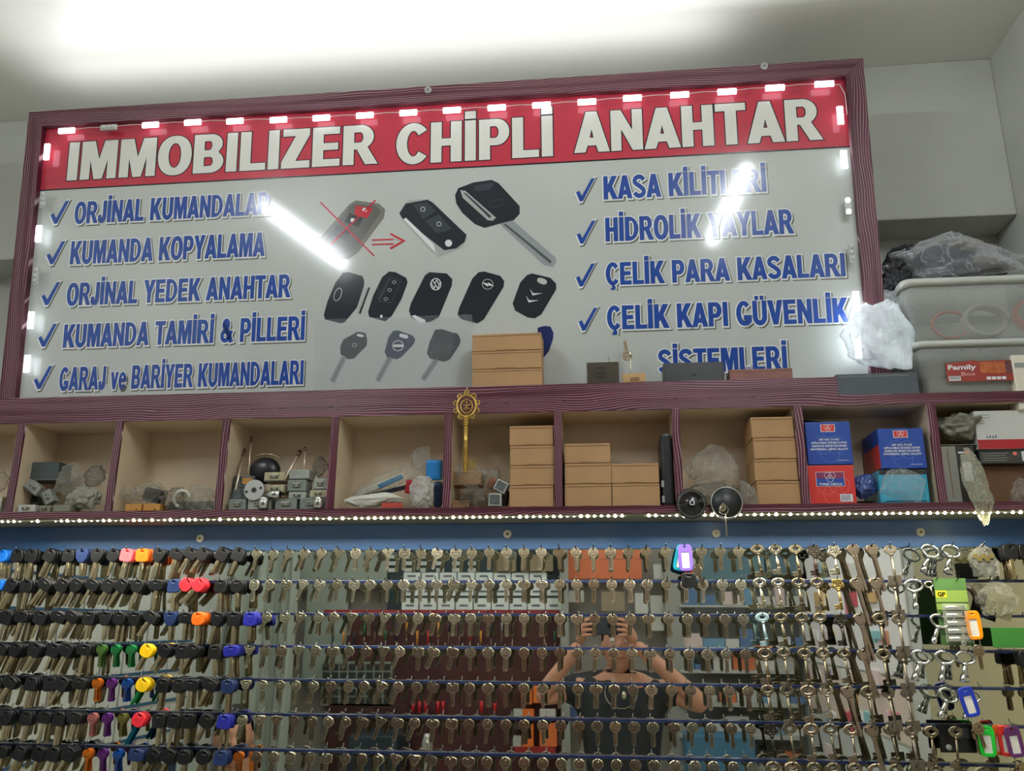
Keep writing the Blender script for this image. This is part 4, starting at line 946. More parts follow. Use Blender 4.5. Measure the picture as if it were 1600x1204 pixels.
def lock(x0, y0, x1, y1, Y, label, c=(128, 134, 126), face=True, cyl=False, rot=0, base=None, dep=.04, name='rim_lock'):
    X0, X1, z0, z1 = dims(x0, y0, x1, y1, Y); z0 = base if base is not None else z0
    t = empty(name, ((X0 + X1) / 2, Y, (z0 + z1) / 2)); t.rotation_euler = (0, R_(rot), 0); w = (X1 - X0) / 2; h = (z1 - z0) / 2
    MB().box(-w, w, 0, dep, -h, h, bev=.0018).build('casing', mat('enamel_%d_%d_%d' % c, c, .42, noise_amt=.18, noise_scale=60), t)
    MB().box(-w * .98, w * .98, -.002, .004, -h, -h + .003, bev=.0006).build('base_lip', mat('lip_grey', (92, 94, 88), .4, .3), t)
    if face:
        MB().box(-w * .42, w * .42, -.003, 0, -h * .25, h * .45, bev=.0006).build('face_plate', mat('plate_steel', (150, 148, 136), .35, .8), t)
        for s in (-1, 1): MB().cyl((s * w * .26, -.0042, h * .1), (s * w * .26, -.003, h * .1), .0016, n=10).build('screw', mat('black_metal', (30, 30, 28), .5), t)
    if cyl: MB().cyl((w * .55, -.008, -h * .8), (w * .55, -.008, h * .9), .011, n=18).build('cylinder', chrome, t)
    return tag(t, label, 'lock')
GG = (120, 128, 120); BE = (176, 168, 132); DG = (84, 92, 92); LG = (160, 164, 154)
# first compartments at left
for nm, r_, c, lb in (('metal_box', (29, 721, 93, 751), (66, 76, 74), 'dark slate metal box lying on top of the locks, leftmost full compartment'),): 
    lock(*r_, -.085, lb, c, face=False, name=nm, dep=.05)
lock(27, 763, 39, 786, -.08, 'narrow olive box standing at the left of the leftmost full compartment', (126, 122, 92), face=False)
lock(40, 765, 62, 787, -.07, 'black box behind the tilted grey locks in the leftmost full compartment', (28, 30, 34), face=False)
lock(37, 753, 64, 769, -.105, 'grey lock tilted down to the right under the slate box', (146, 150, 140), rot=33, dep=.02)
lock(62, 768, 85, 784, -.11, 'grey lock tilted steeply beside the clear bags', (140, 146, 138), rot=58, dep=.02)
lock(26, 788, 55, 802, -.12, 'white box with dark label, bottom left corner of the leftmost full compartment', (196, 196, 188), base=SB)
lock(60, 789, 79, 802, -.118, 'small olive lock casing on the floor beside the white box', (138, 134, 108), base=SB)
lock(81, 788, 110, 802, -.119, 'olive green box with dark right end at the compartment floor', (132, 132, 110), face=False, base=SB)
bag('crumpled_bag', 84, 722, 133, 772, -.10, .05, clear, 3, label='crumpled clear bag in the middle of the leftmost full compartment')
bag('crumpled_bag', 128, 724, 168, 760, -.09, .05, greyf, 4, label='grey clear bag against the right side of the leftmost full compartment')
bag('padded_envelope', 100, 757, 164, 801, -.10, .035, mat('grey_film_solid', (138, 136, 120), .4, bump=.6, bump_scale=40), 5, rot=-14, taper=.3, label='grey plastic envelope sloping up at the right of the leftmost full compartment', cat='envelope')
bag('crumpled_bag', -6, 735, 11, 770, -.10, .05, clear, 6, label='clear bag at the far left edge of the photo')
lock(-14, 775, 4, 801, -.115, 'pale box at the far left edge under a clear bag', (190, 186, 170), face=False, base=SB)
# second compartment
orng = mat('ochre_board', (196, 140, 66), .6, noise_amt=.15, noise_scale=30)
for x0, x1, lb in ((192, 219, 'small ochre box, left one of the pair under the clear bags'), (220, 248, 'small ochre box, right one of the pair under the clear bags')):
    X0, X1, z0, z1 = dims(x0, 786, x1, 800); t = empty('small_box', ((X0 + X1) / 2, -.1, SB)); w = (X1 - X0) / 2
    MB().box(-w, w, -.015, .03, .0002, z1 - SB, bev=.001).build('box_body', orng, t); MB().box(w * .3, w * .55, -.0158, -.015, .004, .008).build('label_mark', kraft_d, t); tag(t, lb, 'box')
bag('crumpled_bag', 184, 758, 214, 786, -.10, .04, clear, 7, label='small glossy clear bag at the left of the second full compartment')
bag('crumpled_bag', 206, 753, 256, 786, -.10, .05, clear, 8, label='clear bag of dark fittings on top of the ochre boxes'); lock(222, 762, 252, 784, -.09, 'dark fitting inside the clear bag on the ochre boxes', (54, 54, 52), face=False, rot=12, dep=.03, name='fitting')
bag('crumpled_bag', 250, 757, 296, 800, -.10, .05, greyf, 9, rot=20, label='grey crumpled bag in the middle of the second full compartment')
bag('crumpled_bag', 274, 757, 340, 800, -.095, .05, clear, 10, label='clear bag at the right of the second full compartment')
cl = MB().tube([(.018 * math.cos(a), 0, .018 * math.sin(a)) for a in [2 * math.pi * q / 20 for q in range(15)]], .004, 7).build('plastic_hoop', mat('pale_hoop', (206, 204, 190), .4)); cl.location = P(284, 779, Y=-.11); tag(cl, 'pale plastic hoop inside the bag in the second full compartment', 'hoop')
lock(262, 782, 338, 799, -.07, 'dull metal part lying under the bags, second full compartment', (104, 100, 88), face=False, name='metal_part', base=SB)
# third compartment: rim locks
for a in [((356, 779, 385, 799), 'grey rim lock at the bottom left of the lock pile', GG, 1, 0, -.12), ((386, 777, 423, 799), 'grey rim lock with chrome cylinder under the white disc', LG, 1, 1, -.121),
          ((429, 779, 464, 799), 'grey rim lock with brass plate at the bottom middle of the pile', GG, 1, 0, -.12), ((467, 777, 509, 799), 'dark grey rim lock with chrome cylinder at the bottom right', GG, 1, 1, -.121)]:
    lock(*a[0], a[5], a[1], a[2], True, bool(a[4]), base=SB)
lock(361, 762, 390, 779, -.10, 'dark grey lock casing above the bottom left lock', DG, face=False)
lock(364, 743, 398, 762, -.09, 'dark grey lock casing with an orange label behind the white disc', DG, face=False); lb_ = MB().box(-.012, .012, 0, .0006, -.007, .007).build('orange_label', orng); lb_.parent = bpy.data.objects['rim_lock.%03d' % 0] if False else None
lb_.location = P(386, 751, Y=-.0912); tag(lb_, 'orange paper label stuck on the dark lock behind the white disc', 'label')
lock(414, 757, 444, 770, -.115, 'beige rim lock in the middle column of the lock pile', BE); lock(412, 737, 445, 752, -.11, 'cream rim lock topping the middle column of the lock pile', BE)
lock(450, 768, 478, 780, -.115, 'grey rim lock above the bottom middle lock', LG); lock(448, 749, 479, 768, -.11, 'blue grey rim lock second from top in its column', GG); lock(451, 733, 484, 749, -.105, 'pale grey lock casing topping its column near a leaning key', LG, face=False)
lock(483, 765, 511, 778, -.115, 'beige rim lock above the bottom right lock', BE); lock(489, 747, 512, 765, -.11, 'pale rim lock at the upper right of the lock pile', LG)
ds = empty('lock_disc', P(397, 765, Y=-.128)); MB().cyl((0, 0, 0), (0, .004, 0), .0225, n=40).build('disc', mat('white_enamel', (186, 188, 184), .3), ds); MB().cyl((0, -.002, 0), (0, 0, 0), .0052, n=20).build('spindle', mat('black_metal', (30, 30, 28), .5), ds)
for dx, dz in ((-.017, -.004), (.015, .004)): MB().cyl((dx, -.001, dz), (dx, 0, dz), .003, n=12).build('hole', mat('black_metal', (30, 30, 28), .5), ds)
tag(ds, 'round white metal disc with centre spindle in front of the lock pile', 'disc')
cd_ = MB().cyl((-.014, 0, 0), (.016, 0, 0), .0085, n=18).build('chrome_cylinder', chrome); cd_.location = P(427, 772, Y=-.125); tag(cd_, 'chrome lock cylinder lying beside the white disc', 'cylinder')
kb = empty('doorknob', P(414, 735, Y=-.07)); MB().ball((0, 0, 0), .036, 24, (1, .6, .85)).build('dome', mat('black_rubber', (24, 26, 30), .35), kb); MB().tube([(.037 * math.cos(a), -.004, .02 + .018 * math.sin(a)) for a in [R_(q) for q in range(20, 165, 12)]], .001, 5).build('rim', metal_k, kb); tag(kb, 'large round black knob behind the lock pile', 'knob')
def rod(a, b, Ya, Yb, r, label, head=None):
    A = P(*a, Y=Ya); B = P(*b, Y=Yb); t = empty('steel_rod', A); d = B - A
    MB().cyl((0, 0, 0), d, r * 1.35, n=10).build('shaft', mat('rod_steel', (226, 210, 190), .35, .7), t)
    if head: MB().cyl(d * .86, d * 1.04, r * head, n=6).build('head', mat('rod_head', (120, 100, 84), .3, 1), t)
    tag(t, label, 'rod')
rod((368, 765), (382, 704), -.124, -.05, .0016, 'thin steel rod leaning at the left of the lock pile', 2)
rod((388, 742), (393, 684), -.09, -.06, .0013, 'second thin steel rod just right of the leaning one', 1.8)
rod((444, 750), (468, 706), -.115, -.08, .0018, 'steel rod with hexagonal head leaning to the right above the locks', 2.6)
rod((475, 735), (477, 700), -.09, -.07, .0014, 'short steel rod with dark top at the right of the lock pile', 2)
bag('crumpled_bag', 487, 712, 513, 746, -.08, .04, greyf, 11, label='dark clear bag at the upper right of the lock pile')
# fourth compartment
pap = mat('white_poly', (208, 206, 194), .35, bump=.4, bump_scale=30)
bag('mailing_bag', 512, 768, 636, 795, -.105, .03, pap, 12, rot=2, taper=.5, amp=.1, label='white plastic mailing bag lying flat in the fourth full compartment', cat='bag')
rdp_ = MB().box(-.024, .02, -.002, .002, -.005, .005).build('red_print', mat('red_ink', (186, 60, 44), .5)); rdp_.location = P(614, 789, Y=-.124); tag(rdp_, 'small red printed panel on the mailing bag', 'print')
bag('long_bag', 540, 738, 666, 768, -.08, .03, clear, 13, rot=-22, amp=.1, label='long clear bag of papers sloping up to the right, fourth full compartment')
bag('long_bag', 640, 692, 674, 740, -.07, .02, clear, 14, rot=25, amp=.1, label='clear plastic strip sticking up above the papers')
def slab_(x0, y0, x1, y1, Y, rot, c, name, label, cat, th=.004):
    X0, X1, z0, z1 = dims(x0, y0, x1, y1, Y); w = (X1 - X0) / 2; h = (z1 - z0) / 2
    o = MB().box(-w, w, 0, th, -h, h, bev=min(th, h) * .3).build(name, mat('c_%d_%d_%d' % c, c, .5), None, ((X0 + X1) / 2, Y, (z0 + z1) / 2)); o.rotation_euler = (R_(10), R_(rot), 0); tag(o, label, cat); return o
slab_(556, 752, 634, 762, -.07, -21, (214, 212, 198), 'white_leaflet', 'white leaflet in the long clear bag', 'paper'); slab_(590, 748, 630, 756, -.074, -23, (34, 120, 168), 'blue_leaflet', 'blue leaflet in the long clear bag', 'paper'); slab_(565, 764, 640, 772, -.075, -12, (34, 40, 50), 'black_folder', 'black folder under the long clear bag', 'folder')
slab_(632, 750, 655, 772, -.09, 10, (166, 30, 38), 'red_packet', 'red packet in front of the right compartment side, fourth full compartment', 'packet', .02)
slab_(664, 718, 689, 750, -.1, 2, (36, 132, 206), 'blue_tape_bag', 'bright blue taped package at the right of the fourth full compartment', 'package', .03)
slab_(676, 752, 689, 793, -.09, 2, (30, 60, 100), 'dark_blue_box', 'dark blue box below the bright blue package', 'box', .03)
bag('silver_bag', 640, 742, 682, 796, -.115, .03, film('silver_film', (206, 206, 200), .3, .15, 1.0, 40), 15, rot=-12, taper=-.3, label='crinkled silvery clear bag leaning at the right, fourth full compartment')
# fifth compartment
carton(*dims(707, 780, 733, 795, -.11)[:2], SB, P(720, 781, Y=-.11).z, -.11, .06, 'small brown carton on the floor left of the gold key bag')
X0, X1, z0, z1 = dims(706, 735, 752, 758, -.09); carton(X0, X1, z0, z1, -.09, .05, 'tan carton wrapped in clear bag behind the gold key')
bag('crumpled_bag', 703, 722, 760, 765, -.10, .07, clear, 16, label='clear bag wrapped round the tan carton behind the gold key')
bag('crumpled_bag', 718, 760, 760, 797, -.115, .05, greyf, 17, label='crumpled grey bag on the floor below the gold key')
bag('crumpled_bag', 748, 728, 784, 768, -.07, .03, clear, 18, rot=35, label='clear bag leaning beside the stack of four cartons')
slab_(762, 745, 774, 762, -.08, 35, (170, 104, 74), 'brown_packet', 'reddish brown packet beside the silver blocks', 'packet', .02)
for i, (r_, rt, lb) in enumerate((((763, 770, 783, 790), 2, 'small silvery block with pale rim on the compartment floor'), ((773, 750, 792, 768), 28, 'small silvery block tilted above the other one'))):
    X0, X1, z0, z1 = dims(*r_, -.12); t = empty('silver_block', ((X0 + X1) / 2, -.12, (z0 + z1) / 2)); t.rotation_euler = (0, R_(rt), 0); w = (X1 - X0) / 2; h = (z1 - z0) / 2
    MB().box(-w, w, 0, .03, -h, h, bev=.002).build('block', mat('pale_rim', (188, 190, 182), .4), t); MB().box(-w * .8, w * .8, -.0008, 0, -h * .78, h * .78).build('face', mat('dull_silver', (110, 118, 118), .3, .4, noise_amt=.4, noise_scale=120), t); tag(t, lb, 'block')
slab_(784, 766, 793, 790, -.1, 12, (30, 34, 34), 'black_wallet', 'black wallet squeezed beside the stack of four cartons', 'wallet', .03)
# sixth: black case
X0, X1, z0, z1 = dims(1036, 676, 1057, 789, -.12); X0, X1 = clampx(X0, X1 - .002)
t = empty('black_case', ((X0 + X1) / 2, -.07, SB)); w = (X1 - X0) / 2; h = z1 - SB
MB().box(-w, w, -.05, .05, .0003, h, bev=.006).build('shell', mat('black_case_plastic', (26, 28, 30), .35), t)
for z in (.008, .04): MB().box(-w - .0015, -w + .004, -.051, -.042, z, z + .014, bev=.001).build('clasp', mat('clasp_grey', (150, 152, 148), .35), t)
tag(t, 'narrow black case standing upright beside the cartons', 'case')
# seventh
bag('crumpled_bag', 1068, 694, 1152, 770, -.07, .06, film('thin_clear', (206, 206, 196), .82, .1, 1.0, 18), 19, taper=.5, label='large clear bag at the left of the seventh full compartment')
bag('crumpled_bag', 1066, 752, 1160, 792, -.09, .05, greyf, 20, label='clear bag lying behind the black dial')
bag('plastic_tongue', 1158, 745, 1182, 797, -.125, .012, clear, 21, rot=-24, amp=.08, label='clear plastic strip hanging over the shelf edge beside the carton stack', cat='plastic strip')
# eighth: branded boxes
bx_blue = mat('box_blue', (30, 70, 160), .35); bx_red = mat('box_red', (214, 52, 46), .35); bx_dark = mat('box_side', (58, 32, 60), .4); wl = mat('white_ink', (226, 228, 230), .4); pl_ink = mat('pale_ink', (96, 128, 196), .4); rl_ink = mat('pale_red_ink', (236, 120, 104), .4)
def flat(me, x, y, z, m, par, name):
    me.transform(front_m((x, y, z))); return new_obj(name, me, par, m)
def rings(cx, cz, r, w, y, m, par, name='ring_print', th=.0002):
    for dx, dz in ((-r * .62, 0), (r * .62, 0), (0, -r * 1.0)):
        flat(shape([ell(cx + dx, cz + dz, r, r, 28), ell(cx + dx, cz + dz, r - w, r - w, 28)], th), 0, y, 0, m, par, name)
def tcbox(r_, m, label, kind, Yf=-.12, base=None, dep=.11, side=None):
    X0, X1, z0, z1 = dims(*r_, Yf); z0 = base if base is not None else z0; X0, X1 = clampx(X0, X1)
    t = empty('printed_box', ((X0 + X1) / 2, Yf, z0)); w = (X1 - X0) / 2; h = z1 - z0
    MB().box(-w, w, 0, dep, 0, h, bev=.0015).build('box_body', m, t)
    y = -.0004
    if kind == 'blue':
        rings(0, h * .46, w * .42, .0007, y, pl_ink, t)
        MB().box(-w * .32, w * .32, y - .0004, y, h * .76, h * .94).build('emblem_frame', wl, t); MB().box(-w * .29, w * .29, y - .0007, y - .0004, h * .775, h * .93).build('emblem_panel', bx_red, t); rings(0, h * .87, w * .1, .0006, y - .0009, wl, t, 'emblem_ring')
        for q, (s_, ww, cz) in enumerate((('ART NO.: TY-623', .45, .58), ('APPLICABLE: DOUBLE DOOR', .80, .505), ('SURFACE: SAND POLISHED', .78, .43), ('MATERIAL: ZINC ALLOY', .84, .355))):
            flat(text_me(s_, w * 2 * ww, .0042, .03, 0), -w * ww, y - .0004, h * cz - .002, wl, t, 'lettering')
        MB().box(w * .3, w * .8, y - .0003, y, h * .09, h * .1).build('small_print', wl, t)
    else:
        rings(w * .05, h * .5, w * .44, .0009, y, rl_ink, t)
        MB().box(-w * .66, w * .56, y - .0004, y, h * .46, h * .83).build('emblem_frame', wl, t); MB().box(-w * .64, w * .54, y - .0007, y - .0004, h * .47, h * .82).build('emblem_panel', bx_blue, t); MB().box(-w * .64, w * .54, y - .0008, y - .0007, h * .66, h * .82).build('emblem_upper', mat('purple_ink', (128, 44, 84), .4), t)
        rings(-w * .05, h * .735, w * .15, .0008, y - .001, wl, t, 'emblem_ring')
        flat(text_me('THREE CIRCLE', w * 1.0, .0042, .03, 0), -w * .56, y - .001, h * .49, wl, t, 'lettering')
        MB().box(w * .3, w * .84, y - .0005, y, h * .07, h * .26).build('barcode_label', wl, t)
        mb = MB()
        for k in range(11): mb.box(w * (.36 + k * .035), w * (.36 + k * .035 + .008 + .012 * (k % 3 == 0)), y - .0008, y - .0005, h * .10, h * .24)
        mb.build('barcode', mat('bar_ink', (60, 80, 120), .5), t)
    tag(t, label, 'box'); return t
tcbox((1266, 726, 1333, 789), bx_red, 'red printed lock box marked THREE CIRCLE under the left blue box', 'red', base=SB)
tt = tcbox((1263, 658, 1327, 723), bx_blue, 'blue printed lock box on top of the red box', 'blue', base=P(1300, 726, Y=-.12).z + .0008)
X0, X1, z0, z1 = dims(1262, 646, 1326, 658, -.12); MB().box(-.044, .04, 0, .05, 0, .001).build('open_flap', mat('flap_dark', (58, 54, 46), .6), tt).location = (0, .002, .094)
o = [c for c in tt.children if c.name.startswith('open_flap')][0]; o.rotation_euler = (R_(0), R_(7), 0); o.location = (0, .02, P(1300, 655, Y=-.12).z - tt.location.z)
X0, X1, z0, z1 = dims(1377, 733, 1448, 789, -.115)
tp = empty('teal_package', ((X0 + X1) / 2, -.115, SB)); w = (X1 - X0) / 2; h = z1 - SB
MB().box(-w, w, 0, .1, 0.0003, h, bev=.005).build('package', mat('teal_print', (60, 160, 190), .3), tp); MB().box(-w * .95, w * .95, -.0006, .02, h * .86, h + .001, bev=.0005).build('dark_band', mat('dark_band', (40, 40, 38), .4), tp); MB().box(-w * .8, w * .85, -.0012, -.0004, h * .08, h * .1).build('small_print', mat('navy_ink', (30, 40, 70), .5), tp)
tag(tp, 'teal package in glossy clear wrap under the right blue box', 'package')
bag('glossy_wrap', 1374, 731, 1451, 790, -.117, .016, film('wrap', (236, 240, 240), .78, .05, 1.0, 60), 22, amp=.06, label='crinkled clear wrap over the front of the teal package', cat='wrap')
tt = tcbox((1377, 668, 1441, 730), bx_blue, 'blue printed lock box on top of the teal package', 'blue', base=SB + h + .002)
MB().box(-.0455, -.0445, .001, .108, .002, .05).build('side_print', bx_red, tt)
bag('blue_bag', 1334, 738, 1370, 783, -.1, .04, mat('blue_bag_film', (60, 80, 140), .25, bump=.8, bump_scale=50), 23, rot=25, amp=.1, label='blue plastic packet leaning between the red box and teal package', cat='packet')
lock(1337, 782, 1376, 790, -.06, 'dark flat tray on the floor between red box and teal package', (34, 32, 30), face=False, base=SB, name='tray')
# ninth
X0, X1, z0, z1 = dims(1475, 697, 1521, 788, -.11); X0, X1 = clampx(X0, X1)
t = empty('tall_box', ((X0 + X1) / 2, -.11, SB + .001)); w = (X1 - X0) / 2; h = z1 - SB; 
MB().box(-w, -w * .02, 0, .09, .003, h, bev=.001).build('grey_side', mat('grey_card_side', (150, 148, 140), .5), t); MB().box(-w * .5, -w * .46, -.0006, 0, .01, h * .95).build('crease', kraft_d, t)
MB().box(-w * .02, w, 0, .09, .003, h, bev=.001).build('dark_side', mat('dark_card', (50, 48, 46), .45), t); MB().box(w * .25, w * .75, -.0008, 0, h * .38, h * .72).build('white_label', wl, t)
MB().box(w * .1, w * .4, -.0008, 0, h * .87, h * .9).build('print_mark', wl, t); MB().cyl((w * .6, -.001, h * .89), (w * .6, 0, h * .89), .0045, n=16).build('round_mark', rl_ink, t)
tag(t, 'tall dark and grey box with white label, standing in the right compartment', 'box')
gl_ = MB().box(-.055, .055, -.0, .09, 0, .0015).build('card_sheet', mat('grey_sheet', (120, 118, 108), .6)); gl_.location = P(1500, 695, Y=-.11); gl_.rotation_euler = (0, 0, 0); tag(gl_, 'grey card sheet laid on the tall box in the right compartment', 'card')
bag('crumpled_bag', 1461, 643, 1534, 694, -.09, .08, mat('grey_bag_solid', (112, 110, 98), .3, bump=.7, bump_scale=22), 24, amp=.16, label='full grey plastic bag on top of the tall box')
bag('plastic_tongue', 1513, 698, 1540, 822, -.135, .014, film('tongue_film', (196, 196, 170), .45, .15, 1.0, 34), 25, rot=-8, taper=0, amp=.12, label='long clear plastic strip hanging down over the light dots at right', cat='plastic strip')
X0, X1, z0, z1 = dims(1536, 727, 1604, 788, -.09)
t = empty('open_carton', ((X0 + X1) / 2, -.09, SB)); w = (X1 - X0) / 2; h = z1 - SB; MB().box(-w, w, 0, .08, .0003, h, bev=.001).build('box_body', mat('dark_kraft', (112, 80, 56), .8), t); MB().box(-w, w, -.0005, 0, h * .9, h * .92).build('seam', kraft_d, t); tag(t, 'dark brown carton at the right end under the printed boxes', 'box')
X0, X1, z0, z1 = dims(1533, 706, 1612, 727, -.11)
b2 = empty('dark_printed_box', ((X0 + X1) / 2, -.11, P(1560, 727, Y=-.09).z + .001)); w = (X1 - X0) / 2; h = .028
MB().box(-w, w, 0, .1, 0, h, bev=.001).build('box_body', mat('charcoal_card', (64, 62, 58), .45), b2)
for k in range(4): MB().box(-w * .9, -w * .9 + w * (.9 + .1 * (k % 2)), -.0006, 0, h * (.2 + .17 * k), h * (.24 + .17 * k)).build('print_line', mat('grey_ink', (150, 150, 144), .5), b2)
MB().box(w * .6, w * .95, -.0008, 0, h * .15, h * .85).build('white_label', wl, b2); MB().cyl((w * .35, -.0008, h * .7), (w * .35, 0, h * .7), .004, n=14).build('round_mark', rl_ink, b2)
tag(b2, 'flat charcoal box with grey print between white box and dark carton', 'box')
X0, X1, z0, z1 = dims(1530, 640, 1612, 704, -.115)
t = empty('white_box', ((X0 + X1) / 2, -.115, b2.location.z + h + .001)); w = (X1 - X0) / 2; h = z1 - t.location.z
MB().box(-w, w, 0, .1, 0, h, bev=.0015).build('box_body', mat('white_card', (206, 206, 200), .45), t); MB().box(-w, w, -.0006, 0, 0, h * .24).build('red_band', mat('red_band', (176, 34, 44), .4), t)
for k in range(4): MB().box(-w * .82, -w * (.82 - (.34 if k < 2 else .14)), -.0006, 0, h * (.88 - k * .075), h * (.895 - k * .075)).build('print_line', mat('grey_ink', (150, 150, 144), .5), t)
for k in range(4): MB().box(-w * (.68 - k * .1), -w * (.64 - k * .1), -.0006, 0, h * .28, h * (.33 + .02 * (k % 2))).build('symbol', mat('bar_ink', (60, 80, 120), .5), t)
tag(t, 'white box with red lower band at the right end of the shelf', 'box')
bag('crumpled_bag', 1582, 745, 1612, 800, -.12, .04, clear, 26, label='crinkled clear bag at the right edge of the shelf')
# ------------------------------------------------------------------ hanging on the shelf front
def zoff(px, py, Y=-.145): return P(px, py, Y=Y)
# gold key
gold = mat('gold_metal', (206, 172, 92), .28, 1, noise_amt=.25, noise_scale=60)
c = zoff(729, 634, -.155); gk = empty('ornamental_key', c)
mb = MB()
mb.tube([(.0185 * math.cos(a), 0, .021 * math.sin(a)) for a in [2 * math.pi * q / 30 for q in range(30)]], .0022, 7, closed=True)
for q in range(9):
    a = R_(-60 + q * 37.5); r0 = Vector((.0215 * math.cos(a), 0, .024 * math.sin(a)))
    mb.tube([r0 + Vector((.0048 * math.cos(a + t), 0, .0048 * math.sin(a + t))) for t in [R_(w_) for w_ in range(-150, 151, 30)]], .0013, 6)
    mb.ball(r0, .0016, 8)
mb.tube([(.0115 * math.cos(a), 0, -.001 + .0135 * math.sin(a)) for a in [2 * math.pi * q / 24 for q in range(24)]], .0016, 6, closed=True)
mb.tube([(-.007, 0, .004), (0, 0, -.001), (.007, 0, .004)], .0014, 6).tube([(0, 0, .01), (0, 0, -.012)], .0014, 6).tube([(-.006, 0, -.006), (0, 0, -.003), (.006, 0, -.006)], .0013, 6)
for v in mb.bm.verts: v.co *= 1.12
mb.build('bow', gold, gk)
kb_ = P(725, 735, Y=-.155) - c
mb = MB().cyl((0, 0, -.022), (kb_.x * .0, 0, kb_.z), .0050, n=14)
for k in range(5): mb.lathe([(.0055, 0), (.0068, .002), (.0055, .004)], (0, 0, -.028 - k * .0001 * 0 - k * .004), n=14)
for k in range(22): mb.lathe([(.0053, 0), (.0058, .001), (.0053, .002)], (0, 0, -.05 - k * .0045), n=12)
mb.build('shaft', gold, gk)
mb = MB()
for i in range(4):
    for j in range(4): mb.tube([(.0065 + i * .0045 + .0024 * math.cos(a), 0, kb_.z + .006 + j * .0052 + .0026 * math.sin(a)) for a in [2 * math.pi * q / 10 for q in range(10)]], .0009, 5, closed=True)
mb.box(.004, .024, -.0012, .0012, kb_.z + .0235, kb_.z + .025).box(.004, .022, -.0012, .0012, kb_.z + .001, kb_.z + .0025)
mb.build('bit', gold, gk)
MB().tube([(.0045 * math.cos(a), 0, .0315 + .0045 * math.sin(a)) for a in [2 * math.pi * q / 14 for q in range(14)]], .001, 5, closed=True).build('ring', gold, gk)
tag(gk, 'large ornamental gold key hanging from the shelf front', 'key')
hk2 = MB().tube([(0, .008, .0), (0, -.004, 0), (0, -.006, -.004), (0, -.003, -.007)], .001, 6).build('wall_hook', metal_w); hk2.location = c + Vector((0, .004, .041)); tag(hk2, 'small metal hook holding the large gold key', 'hook')
# black combination dial
c = zoff(1080, 787, -.14); dl = empty('combination_dial', c); RXm = Matrix.Rotation(R_(90), 4, 'X')
blk = mat('dial_black', (16, 18, 20), .22, coat=.4)
MB().lathe([(.0305, -.008), (.0312, 0), (.0295, .004), (.024, .006), (.0235, .009), (.0145, .012), (.0135, .017), (.012, .019), (0.0005, .019)], n=56, mx=RXm).build('dial_body', blk, dl)
mb = MB()
for k in range(50):
    a = 2 * math.pi * k / 50; L = .0035 if k % 5 else .006; q = Matrix.Rotation(a, 4, 'Y')
    mb.box(-.0003, .0003, -.0058, -.0052, .0282 - L, .0282, mx=q)
mb.build('scale_ticks', mat('dial_white', (180, 182, 178), .4), dl)
for k, s_ in enumerate(('0', '10', '20', '30', '40', '50', '60', '70', '80', '90')):
    a = -2 * math.pi * k / 10; me = text_me(s_, .0022 * len(s_), .0034, .02, 0); me.transform(Matrix.Translation((-.0011 * len(s_), -.0017, 0))); me.transform(Matrix.Rotation(math.pi * 0, 4, 'Z'))
    me.transform(Matrix.Translation((0, .0192, 0))); me.transform(Matrix.Rotation(a, 4, 'Z')); me.transform(front_m((0, -.0093, 0))); new_obj('number', me, dl, MATS['dial_white'])
me = shape([ell(0, 0, .0048, .0048, 20, 0, 4), ell(0, 0, .0030, .0034, 16, 0, 4)], .0003); me.transform(front_m((0, -.0193, 0))); new_obj('emblem', me, dl, wl)
tag(dl, 'black round combination lock dial with white numerals on the shelf edge', 'dial')
# round lock with keys
c = zoff(1135, 785, -.14); rl = empty('safe_lock', c)
MB().lathe([(.0325, -.008), (.0325, .003), (.0315, .0045), (.0302, .0035)], n=56, mx=RXm).build('rim', mat('rim_silver', (200, 202, 198), .25, .9), rl)
MB().lathe([(.0302, -.004), (.0302, .0035), (.0004, .0038)], n=56, mx=RXm).build('face', mat('face_black', (34, 38, 38), .4), rl)
MB().lathe([(.0075, .003), (.007, .007), (.004, .009), (.0004, .009)], (-.009, 0, -.012), n=24, mx=RXm).build('key_cylinder', metal_k, rl)
MB().box(-.0098, -.0082, -.02, -.008, -.017, -.004, bev=.0004).cyl((-.009, -.02, -.01), (-.009, -.018, -.01), .0055, n=16).build('inserted_key', metal_k, rl)
MB().tube([(-.009 + .009 * math.cos(a), -.0195, -.017 + .009 * math.sin(a)) for a in [2 * math.pi * q / 18 for q in range(18)]], .0006, 5, closed=True).build('key_ring', metal_w, rl)
me = HK['round']; o = new_obj('spare_key', me, rl); o.location = (-.006, -.019, -.026); o.rotation_euler = (0, 0, R_(84))
tag(rl, 'round black safe lock with silver rim and key inserted, right of the dial', 'lock')
# ------------------------------------------------------------------ things on the ledge before the sign
LZ = 2.1075
def ledge(x0, y0, x1, Y, dep, name, m, label, cat):
    a = P(x0, y0, Y=Y); b = P(x1, y0, Y=Y); t = empty(name, ((a.x + b.x) / 2, Y, LZ)); w = (b.x - a.x) / 2; h = a.z - LZ
    MB().box(-w, w, 0, dep, .0004, h, bev=.002).build('body', m, t); tag(t, label, cat); return t, w, h
bronze = mat('bronze_box', (70, 64, 52), .3, .4)
t, w, h = ledge(916, 566, 967, -.12, .04, 'lock_case', bronze, 'dark bronze lock case on the ledge, first right of the cartons', 'lock')
for z in (.3, .5, .72): MB().box(-w * .45, w * .2, -.0012, 0, h * z, h * z + .002).build('slot', mat('black_metal', (30, 30, 28), .5), t)
MB().cyl((w * .4, .02, h), (w * .4, .02, h + .016), .0016, n=8).build('pin', metal_b, t)
t, w, h = ledge(973, 583, 1009, -.122, .025, 'tan_lock', mat('tan_enamel', (184, 146, 96), .4), 'small tan lock with keys leaning behind it on the ledge', 'lock'); t.rotation_euler = (0, R_(-3), 0)
